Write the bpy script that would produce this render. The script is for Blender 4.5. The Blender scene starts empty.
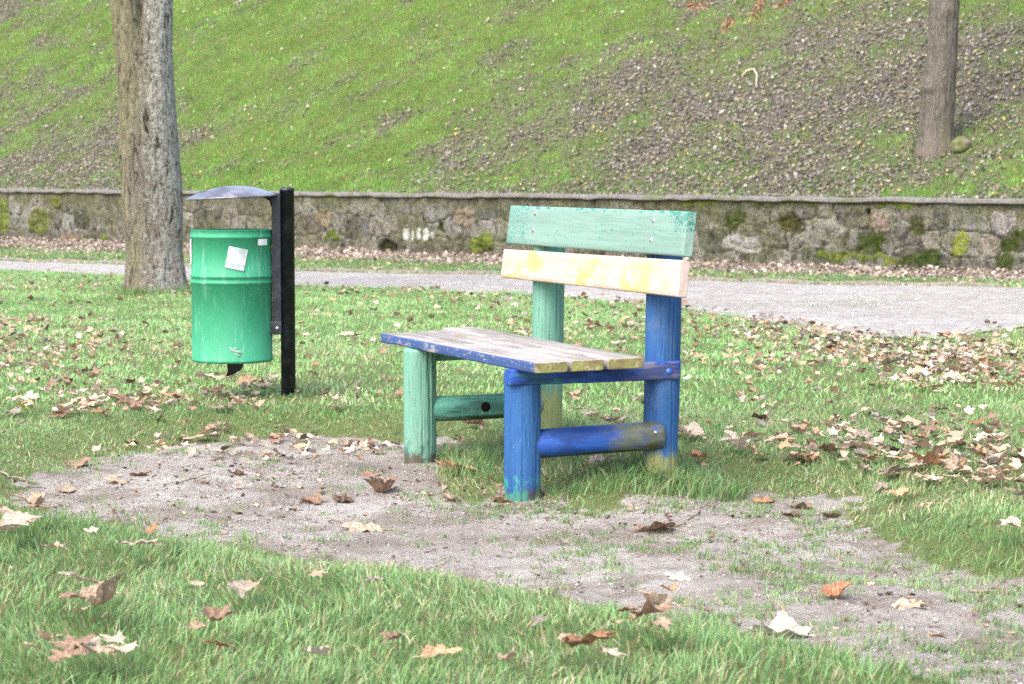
import bpy, bmesh, math, random
import numpy as np
from mathutils import Vector, Matrix
random.seed(7); rng = np.random.default_rng(7)
R = math.radians
SC = bpy.context.scene
COL = SC.collection

# ------------------------------------------------------------------ camera model (used to survey positions)
F = 2200.; H = 1.077; PT = math.atan(162/F); CP, SP = math.cos(PT), math.sin(PT)
def ray(u, v):
    dx = (u-512)/F; dy = -(v-342)/F
    return np.array([dx, CP+dy*SP, -SP+dy*CP])
def unp(u, v, z=0.):
    d = ray(u, v); t = (z-H)/d[2]
    return d*t+np.array([0, 0, H])
def march(u, v, f, t0=3., t1=80.):
    d = ray(u, v); o = np.array([0, 0, H]); ts = np.arange(t0, t1, .25)
    for _ in range(3):
        P = o+ts[:, None]*d; below = P[:, 2] < f(P[:, 0], P[:, 1])
        if not below.any(): return o+d*t1
        i = int(np.argmax(below)); ts = np.linspace(ts[max(i-1, 0)], ts[i], 40)
    return o+d*ts[-1]

# ------------------------------------------------------------------ numpy noise
def _h(ix, iy, iz, seed):
    n = (ix.astype(np.int64)*374761393+iy.astype(np.int64)*668265263+iz.astype(np.int64)*2147483647+seed*1274126177) & 0xFFFFFFFF
    n = ((n ^ (n >> 13))*1274126177) & 0xFFFFFFFF
    n = n ^ (n >> 16)
    return (n & 0xFFFFFF)/float(0xFFFFFF)
def vn(x, y, z=0., seed=0):
    x = np.asarray(x, float); y = np.asarray(y, float)+0*x; z = np.asarray(z, float)+0*x
    i, j, k = np.floor(x), np.floor(y), np.floor(z)
    a, b, c = x-i, y-j, z-k
    a = a*a*(3-2*a); b = b*b*(3-2*b); c = c*c*(3-2*c)
    o = 0
    for di in (0, 1):
        for dj in (0, 1):
            for dk in (0, 1):
                o = o+_h(i+di, j+dj, k+dk, seed)*(a if di else 1-a)*(b if dj else 1-b)*(c if dk else 1-c)
    return o
def fbm(x, y, z=0., o=4, seed=0):
    s = 0; w = 1; t = 0
    for q in range(o):
        s = s+w*vn(np.asarray(x)*2**q, np.asarray(y)*2**q, np.asarray(z)*2**q, seed+q*17); t += w; w *= .5
    return s/t
def sst(a, b, x):
    t = np.clip((x-a)/(b-a), 0, 1); return t*t*(3-2*t)

# ------------------------------------------------------------------ object helpers
def tag(o, label=None, cat=None, group=None, kind=None):
    if label: o['label'] = label
    if cat: o['category'] = cat
    if group: o['group'] = group
    if kind: o['kind'] = kind
    return o
def empty(name, loc, rz=0, **k):
    o = bpy.data.objects.new(name, None); COL.objects.link(o)
    o.empty_display_size = .1; o.location = loc; o.rotation_euler = (0, 0, rz)
    return tag(o, **k)
def link_mesh(name, me, mat, parent=None, smooth=True):
    o = bpy.data.objects.new(name, me); COL.objects.link(o)
    if mat: me.materials.append(mat)
    if parent: o.parent = parent
    if smooth: me.polygons.foreach_set('use_smooth', np.ones(len(me.polygons), bool))
    return o
def np_mesh(name, V, Fa, col=None, attrs=None):
    """V (n,3), Fa (m,k) all faces the same size"""
    V = np.asarray(V, np.float32); Fa = np.asarray(Fa, np.int32)
    me = bpy.data.meshes.new(name); k = Fa.shape[1]
    me.vertices.add(len(V)); me.vertices.foreach_set('co', V.ravel())
    me.loops.add(Fa.size); me.loops.foreach_set('vertex_index', Fa.ravel())
    me.polygons.add(len(Fa)); me.polygons.foreach_set('loop_start', np.arange(0, Fa.size, k, dtype=np.int32))
    me.polygons.foreach_set('loop_total', np.full(len(Fa), k, np.int32))
    me.update(calc_edges=True)
    if col is not None:
        at = me.color_attributes.new('Col', 'FLOAT_COLOR', 'POINT')
        c = np.ones((len(V), 4), np.float32); c[:, :3] = col; at.data.foreach_set('color', c.ravel())
    for n_, a_ in (attrs or {}).items():
        at = me.attributes.new(n_, 'FLOAT', 'POINT'); at.data.foreach_set('value', np.asarray(a_, np.float32))
    return me
def grid_faces(nu, nv, wrap=False):
    """vertex index = i*nu + j ; j across (nu), i along (nv)"""
    j = np.arange(nu if wrap else nu-1); i = np.arange(nv-1)
    I, J = np.meshgrid(i, j, indexing='ij'); J2 = (J+1) % nu
    return np.stack([I*nu+J, I*nu+J2, (I+1)*nu+J2, (I+1)*nu+J], -1).reshape(-1, 4)
def bm_obj(name, bm, mat, parent=None, smooth=True):
    bmesh.ops.recalc_face_normals(bm, faces=bm.faces)
    me = bpy.data.meshes.new(name); bm.to_mesh(me); bm.free()
    return link_mesh(name, me, mat, parent, smooth)
def lathe(prof, seg=40, axis='z', center=(0, 0, 0), bm=None):
    bm = bm or bmesh.new(); rings = []
    for r, z in prof:
        ring = []
        for s in range(seg):
            a = 2*math.pi*s/seg
            p = Vector((r*math.cos(a), r*math.sin(a), z))
            ring.append(bm.verts.new(p+Vector(center)))
        rings.append(ring)
    for a, b in zip(rings, rings[1:]):
        for s in range(seg):
            bm.faces.new((a[s], a[(s+1) % seg], b[(s+1) % seg], b[s]))
    return bm, rings
def tube(bm, pts, rad, seg=8, cap=True):
    pts = [Vector(p) for p in pts]; n = len(pts); rings = []; up = Vector((0, 0, 1))
    for i, p in enumerate(pts):
        t = (pts[min(i+1, n-1)]-pts[max(i-1, 0)]).normalized()
        a = t.cross(up)
        if a.length < .05: a = t.cross(Vector((1, 0, 0)))
        a.normalize(); b = t.cross(a)
        r = rad[i] if hasattr(rad, '__len__') else rad
        rings.append([bm.verts.new(p+a*r*math.cos(2*math.pi*s/seg)+b*r*math.sin(2*math.pi*s/seg)) for s in range(seg)])
    for a, b in zip(rings, rings[1:]):
        for s in range(seg): bm.faces.new((a[s], a[(s+1) % seg], b[(s+1) % seg], b[s]))
    if cap:
        bm.faces.new(rings[0][::-1]); bm.faces.new(rings[-1])
    return bm
def box_bm(x0, x1, y0, y1, z0, z1, bev=.004, segs=2, bm=None):
    b2 = bmesh.new(); bmesh.ops.create_cube(b2, size=1)
    for v in b2.verts:
        v.co = Vector((x0+(v.co.x+.5)*(x1-x0), y0+(v.co.y+.5)*(y1-y0), z0+(v.co.z+.5)*(z1-z0)))
    if bev: bmesh.ops.bevel(b2, geom=list(b2.edges), offset=bev, segments=segs, affect='EDGES', profile=.6)
    return b2

# ------------------------------------------------------------------ materials
class NT:
    def __init__(s, name):
        s.m = bpy.data.materials.new(name); s.m.use_nodes = True; s.t = s.m.node_tree; s.t.nodes.clear()
        s.out = s.n('ShaderNodeOutputMaterial')
        s.tc = None
    def n(s, ty, **k):
        x = s.t.nodes.new(ty)
        for a, b in k.items(): setattr(x, a, b)
        return x
    def l(s, a, b): s.t.links.new(a, b)
    def put(s, sock, v):
        if isinstance(v, bpy.types.NodeSocket): s.l(v, sock)
        elif isinstance(v, (tuple, list)) and len(v) == 3 and sock.type == 'RGBA': sock.default_value = (*v, 1)
        else: sock.default_value = v
    def obj(s):
        if not s.tc: s.tc = s.n('ShaderNodeTexCoord')
        return s.tc.outputs['Object']
    def gen(s, sc=(1, 1, 1)):
        m = s.n('ShaderNodeMapping'); s.l(s.obj(), m.inputs[0]); m.inputs['Scale'].default_value = sc
        return m.outputs[0]
    def noise(s, scale, detail=4, st=(1, 1, 1), rough=.55, dist=0., off=None):
        x = s.n('ShaderNodeTexNoise'); m = s.n('ShaderNodeMapping'); s.l(s.obj(), m.inputs[0]); m.inputs['Scale'].default_value = st
        if off: m.inputs['Location'].default_value = off
        s.l(m.outputs[0], x.inputs['Vector'])
        x.inputs['Scale'].default_value = scale; x.inputs['Detail'].default_value = detail; x.inputs['Roughness'].default_value = rough; x.inputs['Distortion'].default_value = dist
        return x.outputs['Fac']
    def vor(s, scale, st=(1, 1, 1), feat='F1', out='Distance', rnd=1.):
        x = s.n('ShaderNodeTexVoronoi', feature=feat); s.l(s.gen(st), x.inputs['Vector']); x.inputs['Scale'].default_value = scale; x.inputs['Randomness'].default_value = rnd
        return x.outputs[out]
    def mr(s, v, a, b, c=0., d=1.):
        x = s.n('ShaderNodeMapRange', interpolation_type='SMOOTHSTEP'); s.put(x.inputs['Value'], v)
        for i, q in zip((1, 2, 3, 4), (a, b, c, d)): s.put(x.inputs[i], q)
        return x.outputs[0]
    def ma(s, op, a, b=0.):
        x = s.n('ShaderNodeMath', operation=op); s.put(x.inputs[0], a); s.put(x.inputs[1], b); return x.outputs[0]
    def mix(s, f, a, b, mode='MIX'):
        x = s.n('ShaderNodeMix', data_type='RGBA', blend_type=mode); s.put(x.inputs[0], f); s.put(x.inputs[6], a); s.put(x.inputs[7], b); return x.outputs[2]
    def axis(s, i):
        x = s.n('ShaderNodeSeparateXYZ'); s.l(s.obj(), x.inputs[0]); return x.outputs[i]
    def attr(s, name, o='Color'):
        x = s.n('ShaderNodeAttribute', attribute_name=name); return x.outputs[o]
    def bump(s, h, strength, dist, prev=None):
        x = s.n('ShaderNodeBump'); s.put(x.inputs['Height'], h); x.inputs['Strength'].default_value = strength; x.inputs['Distance'].default_value = dist
        if prev: s.l(prev, x.inputs['Normal'])
        return x.outputs[0]
    def bsdf(s, col, rough=.6, normal=None, metal=0., spec=.5, coat=0.):
        x = s.n('ShaderNodeBsdfPrincipled'); s.put(x.inputs['Base Color'], col); s.put(x.inputs['Roughness'], rough)
        x.inputs['Metallic'].default_value = metal; x.inputs['Specular IOR Level'].default_value = spec; x.inputs['Coat Weight'].default_value = coat
        if normal: s.l(normal, x.inputs['Normal'])
        s.l(x.outputs[0], s.out.inputs[0]); return s.m

def leafy(name, trans=.35, rough=.55, spec=.35, objcol=False):
    s = NT(name)
    if objcol:
        oi = s.n('ShaderNodeObjectInfo'); c = oi.outputs['Color']
        mm = s.mix(s.mr(s.noise(28, 4), .38, .68), (.55, .52, .5), (1.2, 1.17, 1.1)); c = s.mix(1., c, mm, 'MULTIPLY')
        vein = s.attr('vein', 'Fac'); c = s.mix(s.ma('MULTIPLY', vein, .45), c, (.55, .42, .28))
    else: c = s.attr('Col')
    p = s.n('ShaderNodeBsdfPrincipled'); s.l(c, p.inputs['Base Color']); p.inputs['Roughness'].default_value = rough; p.inputs['Specular IOR Level'].default_value = spec
    t = s.n('ShaderNodeBsdfTranslucent'); s.l(c, t.inputs['Color'])
    m = s.n('ShaderNodeMixShader'); m.inputs[0].default_value = trans; s.l(p.outputs[0], m.inputs[1]); s.l(t.outputs[0], m.inputs[2]); s.l(m.outputs[0], s.out.inputs[0])
    return s.m
M_grass = leafy('grass', .35, .5, .4)
M_litter = leafy('litter', .2, .75, .2)
M_leaf = leafy('leaf', .2, .7, .25, True)

def m_ground():
    s = NT('ground'); d = s.attr('dirt', 'Fac')
    n1 = s.noise(1.3, 5); n2 = s.noise(14, 6, rough=.7); n3 = s.noise(110, 5, rough=.75); n4 = s.noise(420, 3)
    dirt = s.mix(s.mr(n1, .3, .7), (.47, .43, .38), (.61, .57, .52))
    dirt = s.mix(s.ma('MULTIPLY', s.mr(n2, .46, .70), .7), dirt, (.29, .25, .22)); dirt = s.mix(s.ma('MULTIPLY', s.mr(s.noise(42, 6, rough=.8), .52, .64), .32), dirt, (.20, .165, .14))
    dirt = s.mix(s.ma('MULTIPLY', s.mr(n3, .52, .7), .75), dirt, (.56, .54, .54))
    dirt = s.mix(s.ma('MULTIPLY', s.mr(n4, .56, .7), .7), dirt, (.13, .11, .095))
    lawn = s.mix(s.mr(n2, .3, .7), (.15, .20, .07), (.23, .27, .11))
    lawn = s.mix(s.mr(n3, .5, .7), lawn, (.12, .10, .06))
    dirt = s.mix(s.ma('MULTIPLY', s.mr(s.noise(2.4, 7, rough=.72, off=(4, 4, 0)), .46, .60), .75), dirt, (.28, .235, .195)); dirt = s.mix(s.ma('MULTIPLY', s.mr(s.noise(75, 5, rough=.8, off=(1, 4, 0)), .57, .64), .7), dirt, (.12, .095, .08))
    shade_soil = s.attr('shade_soil', 'Fac')
    dirt = s.mix(s.ma('MULTIPLY', shade_soil, .55), dirt, (.16, .13, .11))  # painted contact shade, also the brown tint under the verge leaves
    c = s.mix(s.mr(s.ma('ADD', d, s.ma('MULTIPLY', s.ma('SUBTRACT', n2, .5), .9)), .3, .7), lawn, dirt)
    h = s.ma('ADD', s.ma('MULTIPLY', n2, .5), s.ma('ADD', s.ma('MULTIPLY', n3, .35), s.ma('MULTIPLY', n4, .15)))
    return s.bsdf(c, .95, s.bump(h, 1., .045), spec=.15)
def m_path():
    s = NT('path'); n1 = s.noise(.8, 5); n3 = s.noise(70, 4, rough=.7); n4 = s.noise(220, 3); v = s.vor(95)
    c = s.mix(s.mr(n1, .3, .7), (.36, .345, .335), (.44, .425, .41))
    c = s.mix(s.ma('MULTIPLY', s.mr(n3, .5, .68), .6), c, (.26, .25, .25))
    c = s.mix(s.ma('MULTIPLY', s.mr(n4, .55, .7), .6), c, (.56, .55, .54))
    c = s.mix(s.ma('MULTIPLY', s.mr(s.noise(3.2, 6, rough=.7, st=(1, .6, 1)), .6, .68), .5), c, (.2, .19, .16))
    cell = s.vor(8.5, out='Color'); cs_ = s.n('ShaderNodeSeparateColor'); s.l(cell, cs_.inputs[0]); c = s.mix(1., c, s.mix(cs_.outputs[0], (.84, .83, .82), (1.14, 1.12, 1.1)), 'MULTIPLY'); jt = s.vor(8.5, feat='DISTANCE_TO_EDGE'); c = s.mix(s.ma('MULTIPLY', s.mr(jt, .02, .10, 1., 0.), .55), c, (.22, .205, .18))
    return s.bsdf(s.mix(s.ma('MULTIPLY', s.mr(s.noise(16, 4, rough=.8), .45, .6), .35), c, (.25, .23, .22)), .9, s.bump(s.ma('ADD', n3, s.ma('MULTIPLY', v, .6)), .8, .012), spec=.2)
def m_hill():
    s = NT('hill_soil'); g = s.attr('green', 'Fac'); n = s.noise(9, 6, rough=.7); n3 = s.noise(60, 4, rough=.7)
    soil = s.mix(s.mr(n, .3, .7), (.11, .095, .08), (.18, .155, .135)); soil = s.mix(s.mr(n3, .55, .7), soil, (.05, .045, .03))
    gr = s.mix(s.mr(n, .3, .7), (.10, .13, .035), (.14, .175, .05)); gr = s.mix(s.mr(n3, .5, .7), gr, (.13, .11, .06))
    return s.bsdf(s.mix(g, soil, gr), .95, s.bump(s.ma('ADD', n, n3), .8, .04), spec=.1)
def m_wall():
    s = NT('wall_stone'); c = s.attr('Col'); n = s.noise(45, 6, rough=.75); n2 = s.noise(9, 5, rough=.65)
    c = s.mix(1., c, s.mix(s.mr(n, .34, .66), (.35, .35, .33), (1.6, 1.58, 1.5)), 'MULTIPLY'); c = s.mix(1., c, s.mix(s.mr(n2, .4, .66), (1.1, 1.08, 1.05), (.72, .78, .55)), 'MULTIPLY')
    return s.bsdf(c, .95, s.bump(n, .8, .02), spec=.15)
def m_coping():
    s = NT('coping'); n = s.noise(30, 6, rough=.7); n2 = s.noise(2.3, 5, rough=.65)
    c = s.mix(s.mr(n, .35, .7), (.13, .125, .115), (.26, .25, .235)); c = s.mix(s.ma('MULTIPLY', s.mr(n2, .52, .64), .75), c, (.12, .135, .055))
    return s.bsdf(c, .95, s.bump(n, .7, .01), spec=.15)

def painted(name, base, layers, rough=.6, grain=(30, (1, 1, .06)), gs=.35, gd=.003, coat=0., spec=.35, dk=.84, ck=.5):
    """layers: (colour, noise scale, stretch, lo, hi, [(axis, v0, v1)...], amount)"""
    s = NT(name); g = s.noise(grain[0], 5, grain[1], .65); c = base
    c = s.mix(s.mr(g, .3, .62), tuple(x*dk for x in base), tuple(min(1, x*1.1) for x in base)); c = s.mix(s.ma('MULTIPLY', s.mr(s.noise(grain[0]*2.2, 4, grain[1], .7, off=(5, 2, 1)), .60, .66), ck), c, tuple(x*.35 for x in base)); c = s.mix(s.ma('MULTIPLY', s.mr(s.noise(5, 6, rough=.75, off=(9, 1, 1)), .5, .7), .15), c, (.30, .29, .25))
    k = 0
    for col, sc, st, lo, hi, regs, amt in layers:
        k += 1
        v = s.noise(sc, 6, st, .68, off=(k*3.1, k*1.7, k*.9))
        for ax, v0, v1 in regs: v = s.ma('MULTIPLY', v, s.mr(s.axis(ax), min(v0, v1), max(v0, v1), 0. if v0 < v1 else 1., 1. if v0 < v1 else 0.))
        c = s.mix(s.ma('MULTIPLY', s.mr(v, lo, hi), amt), c, col)
    b = s.bump(s.mr(g, .3, .6), gs*1.6, gd)
    return s.bsdf(c, rough, b, coat=coat, spec=spec)
Zs = (1, 1, .12)
BLUE = (.024, .10, .275); MINT = (.15, .33, .25); MINT2 = (.21, .335, .285)
woodraw = (.30, .25, .19); moss = (.20, .22, .05); rot = (.10, .085, .065)
M_blue_post = painted('blue_paint_post', BLUE, [((.05, .15, .32), 6, Zs, .5, .62, [], .4), ((.02, .05, .20), 25, Zs, .58, .66, [], .6), (rot, 14, (1, 1, .7), .36, .48, [(2, .13, .0)], .9), ((.05, .30, .22), 18, (1, 1, .6), .44, .52, [(2, .22, .05)], .7), ((.5, .55, .6), 60, (1, 1, 1), .66, .7, [], .7), ((.28, .17, .1), 22, Zs, .70, .72, [], .9)])
M_blue_back = painted('blue_paint_back_post', BLUE, [((.05, .15, .32), 6, Zs, .5, .62, [], .4), ((.015, .045, .22), 25, Zs, .56, .66, [], .6), ((.30, .30, .05), 9, (1, 1, .7), .30, .45, [(2, .30, .06)], .8), (rot, 12, (1, 1, 1), .42, .55, [(2, .22, .02)], .9)])
M_mint_post = painted('mint_paint_post', MINT, [((.19, .40, .315), 7, Zs, .5, .62, [], .5), ((.07, .30, .24), 28, Zs, .58, .67, [], .6), ((.05, .16, .12), 20, (1, 1, .5), .50, .58, [(2, .35, .02)], .85), (rot, 12, (1, 1, 1), .28, .42, [(2, .12, .0)], .95)], dk=.9, ck=.3)
M_mint_back = painted('mint_paint_back_post', MINT, [((.10, .38, .30), 14, Zs, .48, .62, [], .7), ((.07, .24, .2), 28, Zs, .55, .64, [], .6), ((.36, .38, .14), 8, (1, 1, .35), .26, .42, [(2, .45, .15)], .85), (rot, 12, (1, 1, 1), .5, .6, [(2, .3, .05)], .7)])
M_mint_board = painted('mint_paint_board', MINT2, [((.25, .38, .33), 5, (.3, 1, 1), .48, .62, [], .6), ((.03, .24, .19), 120, (1, 1, 1), .53, .56, [(0, -.92, -1.12)], 1.), ((.04, .20, .16), 90, (1, 1, .8), .49, .52, [(0, .10, .30), (2, .84, .93)], 1.), ((.04, .28, .22), 60, (.5, 1, 1), .62, .645, [], .9), ((.04, .26, .2), 50, (.4, 1, 1), .50, .54, [(2, .93, .975)], .95)], grain=(30, (.06, 1, 1)), gs=.2, rough=.55, dk=.92, ck=.08)
M_pink_board = painted('pink_paint_board', (.52, .41, .375), [((.55, .43, .15), 5.5, (.8, 1, 1.2), .52, .60, [], .85), ((.56, .47, .24), 4.2, (.8, 1, 1.2), .48, .6, [], .6), ((.62, .40, .30), 60, (.6, 1, 1), .62, .66, [], .7), ((.60, .56, .55), 9, (1, 1, 1), .58, .66, [], .6), ((.45, .36, .10), 22, (.2, 1, 1), .40, .5, [(2, .73, .69)], .6)], grain=(30, (.06, 1, 1)), gs=.25, dk=.93, ck=.15)
def m_seat():
    s = NT('weathered_seat_wood'); g = s.noise(26, 6, (.05, 1, 1), .7); n = s.noise(7, 6, (.25, 1, 1), .7); n3 = s.noise(60, 4, (.3, 1, 1), .7)
    c = s.mix(s.mr(g, .3, .72), (.17, .16, .148), (.37, .35, .335)); c = s.mix(s.ma('MULTIPLY', s.mr(n, .46, .6), .8), c, (.43, .385, .375))
    c = s.mix(s.ma('MULTIPLY', s.mr(g, .62, .7), .65), c, (.17, .15, .125)); c = s.mix(s.ma('MULTIPLY', s.mr(n3, .6, .66), .6), c, (.20, .17, .12))
    c = s.mix(s.ma('MULTIPLY', s.mr(s.noise(4.5, 6, (.5, 1, 1), .7, off=(2, 2, 2)), .52, .66), .55), c, (.22, .20, .13))
    up = s.n('ShaderNodeNewGeometry'); q = s.n('ShaderNodeSeparateXYZ'); tn = s.n('ShaderNodeVectorTransform', vector_type='NORMAL', convert_from='WORLD', convert_to='OBJECT'); s.l(up.outputs['Normal'], tn.inputs[0]); s.l(tn.outputs[0], q.inputs[0])
    fr = s.mr(s.ma('ADD', s.ma('MULTIPLY', q.outputs[1], -1.), s.ma('MULTIPLY', s.ma('SUBTRACT', n3, .5), .9)), .25, .55)
    bl = s.mix(s.mr(n3, .56, .68), (.05, .095, .24), (.25, .26, .29)); bl = s.mix(s.mr(n, .62, .68), bl, (.36, .34, .34))
    c = s.mix(s.ma('MULTIPLY', fr, s.attr('front', 'Fac')), c, bl)
    en = s.mr(q.outputs[0], .4, .7); ec = s.mix(s.mr(s.noise(16, 6, rough=.7), .38, .6), (.19, .135, .075), (.25, .26, .08)); ec = s.mix(s.mr(n3, .52, .66), ec, (.40, .34, .25))
    c = s.mix(en, c, ec)
    return s.bsdf(c, .85, s.bump(s.ma('ADD', g, s.ma('MULTIPLY', n3, .5)), .6, .006), spec=.25)
M_seat = m_seat()
M_rail = painted('blue_paint_rail', (.02, .075, .36), [((.25, .21, .10), 22, (1, .35, 1), .46, .56, [(1, .18, .4)], .55), ((.04, .2, .18), 18, (1, .3, 1), .55, .63, [], .7), ((.012, .035, .15), 20, (1, .2, 1), .48, .6, [], .7)], grain=(30, (1, .06, 1)))
M_rail_mint = painted('mint_paint_rail', (.10, .34, .27), [(rot, 16, (1, .3, 1), .5, .62, [], .7)], grain=(30, (1, .06, 1)))
M_log_blue = painted('blue_paint_log', (.028, .10, .40), [((.02, .045, .16), 7, (1, .4, 1), .48, .6, [], .75), ((.18, .18, .06), 26, (1, .5, 1), .26, .52, [(1, .10, .42)], .8), ((.07, .07, .035), 34, (1, .5, 1), .30, .56, [(1, .2, .5)], .8), ((.05, .05, .02), 8, (1, .4, 1), .3, .42, [(2, .19, .14)], .9)], rough=.33, grain=(30, (1, .06, 1)), gs=.2)
M_log_mint = painted('mint_paint_log', (.12, .36, .28), [((.05, .13, .09), 11, (1, .3, 1), .46, .58, [], .85), ((.26, .26, .17), 14, (1, .25, 1), .42, .52, [(1, .15, .4)], .8), ((.06, .07, .03), 8, (1, .4, 1), .3, .42, [(2, .21, .16)], .9), ((.2, .48, .38), 9, (1, .2, 1), .6, .66, [], .7)], rough=.6, grain=(30, (1, .06, 1)))
M_dark = NT('hole_shade').bsdf((.012, .010, .008), .9, spec=.1)
def simple(name, c, r, metal=0., coat=0., sp=.5, n=None, b=0):
    s = NT(name); cc = c
    if n: cc = s.mix(s.mr(s.noise(n[0], 5, rough=.7), n[1], n[2]), c, n[3])
    return s.bsdf(cc, r, s.bump(s.noise(b, 4), .2, .002) if b else None, metal=metal, coat=coat, spec=sp)
M_steel = simple('zinc_bolt', (.62, .62, .64), .35, .85, n=(90, .5, .6, (.35, .3, .26)))
M_bluebolt = simple('painted_bolt', (.03, .13, .52), .35, n=(120, .58, .66, (.2, .12, .08)))
M_black = simple('black_paint', (.013, .016, .026), .42, n=(14, .45, .68, (.045, .05, .065)), b=90)
M_lid = simple('black_lid', (.10, .10, .125), .28, coat=.8, n=(9, .42, .62, (.22, .22, .25)), b=40)
def m_bin():
    s = NT('green_bin_paint'); n = s.noise(5, 6, (1, 1, .35), .7); n2 = s.noise(60, 5, rough=.75); n3 = s.noise(22, 5, (1, 1, .15), .7)
    c = s.mix(s.mr(n, .3, .7), (.03, .27, .135), (.055, .33, .19)); c = s.mix(s.ma('MULTIPLY', s.mr(n2, .56, .7), .45), c, (.14, .48, .33))
    c = s.mix(s.ma('MULTIPLY', s.mr(n3, .54, .64), .45), c, (.20, .47, .35)); c = s.mix(s.ma('MULTIPLY', s.ma('MULTIPLY', s.mr(s.noise(16, 6, (1, 1, .12), .7, off=(4, 1, 2)), .52, .62), s.mr(s.axis(2), .30, .60, 1., .35)), .16), c, (.05, .14, .08)); c = s.mix(s.ma('MULTIPLY', s.mr(s.noise(7, 7, rough=.8, off=(7, 1, 2)), .64, .68), .5), c, (.36, .52, .44)); c = s.mix(s.ma('MULTIPLY', s.mr(s.noise(130, 3), .68, .71), .8), c, (.01, .12, .06))
    return s.bsdf(c, s.mr(n, .3, .7, .5, .65), s.bump(n2, .12, .002), spec=.35)
M_bin = m_bin()
M_bindark = simple('bin_dark_steel', (.01, .09, .05), .6)  # darker green steel of the hinge tab
def m_sticker(name, a, b, sc):
    s = NT(name); return s.bsdf(s.mix(s.mr(s.noise(sc, 5, rough=.7), .4, .62), a, b), .5)
M_stick = m_sticker('faded_sticker', (.62, .63, .64), (.36, .44, .44), 30)
M_stick2 = m_sticker('white_label', (.85, .87, .86), (.70, .76, .74), 30)
def m_bark(kind):
    s = NT('bark_'+kind); fis = s.noise(19, 7, (1, 1, .26), .74, 1.2); sp = s.noise(75, 4, rough=.8); big = s.noise(3.2, 5, (1, 1, .35)); sp2 = s.noise(26, 5, rough=.8)
    if kind == 'lichen':
        c = s.mix(s.mr(fis, .3, .7), (.10, .088, .075), (.27, .24, .205))
        ol = s.ma('MULTIPLY', s.mr(s.axis(0), .06, -.14), s.mr(big, .3, .55)); c = s.mix(s.ma('MULTIPLY', ol, .5), c, s.mix(s.mr(fis, .35, .65), (.12, .12, .045), (.32, .30, .14)))
        red = s.ma('MULTIPLY', s.mr(s.axis(2), 1.7, .3), s.mr(s.noise(6, 4, (1, 1, .12)), .5, .62)); red = s.ma('MULTIPLY', red, s.mr(s.axis(0), -.02, .12)); c = s.mix(s.ma('MULTIPLY', red, .75), c, (.22, .10, .05))
        li0 = s.mr(s.ma('ADD', s.ma('ADD', s.ma('MULTIPLY', sp, .5), s.ma('MULTIPLY', sp2, .5)), s.ma('MULTIPLY', s.ma('SUBTRACT', s.mr(s.axis(0), -.2, .2), .5), .12)), .50, .57)
        li = s.ma('MULTIPLY', li0, s.mr(s.axis(0), -.22, .02, .35, 1.)); c = s.mix(s.ma('MULTIPLY', li, .85), c, (.44, .46, .43)); c = s.mix(s.ma('MULTIPLY', s.mr(s.noise(48, 4, rough=.8, off=(3, 3, 3)), .56, .62), .75), c, (.05, .042, .035))
        fade = s.mr(fis, .37, .45); c = s.mix(fade, (.035, .03, .025), c)
    else:
        c = s.mix(s.mr(fis, .3, .7), (.085, .075, .062), (.22, .20, .17)); c = s.mix(s.ma('MULTIPLY', s.mr(sp2, .54, .66), .5), c, (.34, .30, .26))
        c = s.mix(s.ma('MULTIPLY', s.mr(s.axis(2), .45, .0), s.mr(big, .35, .6)), c, (.20, .17, .14))
        c = s.mix(s.ma('MULTIPLY', s.mr(big, .55, .7), .5), c, (.13, .14, .06))
    return s.bsdf(c, .95, s.bump(s.ma('ADD', fis, s.ma('MULTIPLY', sp2, .3)), 1., .035), spec=.15)
M_bark1 = m_bark('lichen'); M_bark2 = m_bark('brown')
M_twig = simple('twig_bark', (.16, .12, .09), .85, n=(40, .4, .6, (.30, .25, .2)))
M_palewood = simple('pale_branch', (.50, .44, .35), .8, n=(30, .5, .7, (.25, .2, .14)))
M_coping = m_coping()
M_mossy = simple('mossy_rock', (.10, .12, .03), .95, n=(9, .42, .6, (.18, .15, .12)), b=30)

# ------------------------------------------------------------------ terrain
def poly_world(px, z): return np.array([unp(u, v, z)[:2] for u, v in px])
def sdist(x, y, poly):
    """signed distance, positive inside"""
    best = np.full(x.shape, 1e9); ins = np.zeros(x.shape, bool); n = len(poly)
    for i in range(n):
        ax, ay = poly[i]; bx, by = poly[(i+1) % n]; ex, ey = bx-ax, by-ay
        t = np.clip(((x-ax)*ex+(y-ay)*ey)/(ex*ex+ey*ey), 0, 1)
        best = np.minimum(best, np.hypot(x-ax-t*ex, y-ay-t*ey))
        c = ((ay > y) != (by > y)); xi = ax+(y-ay)/(by-ay+1e-12)*ex
        ins ^= c & (x < xi)
    return np.where(ins, best, -best)
DIRT = poly_world([(18, 486), (34, 470), (70, 456), (120, 446), (185, 436), (240, 434), (300, 430), (380, 432), (425, 432), (470, 436), (500, 448), (520, 470), (546, 488), (560, 502), (600, 503), (655, 497), (700, 487), (760, 482), (815, 487), (860, 508), (890, 540), (950, 556), (1024, 566), (1150, 590), (1400, 640),
                   (1400, 900), (1180, 900), (1060, 780), (1000, 725), (960, 705), (905, 672), (860, 655), (780, 640), (712, 616), (612, 600), (512, 581), (425, 568), (300, 556), (200, 536), (75, 512), (30, 496)], .03)
ISLE = poly_world([(446, 484), (438, 462), (446, 446), (475, 440), (502, 450), (500, 482), (475, 490)], .05)
WX0, WY0 = 0., 29.32; EX, EY = -.719, .695; NX, NY = .695, .719
def wall_sd(x, y): return (x-WX0)*EX+(y-WY0)*EY, (x-WX0)*NX+(y-WY0)*NY
def wall_pt(s, d): return WX0+s*EX+d*NX, WY0+s*EY+d*NY
def wall_top(s): return .891+.0026*s
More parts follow.
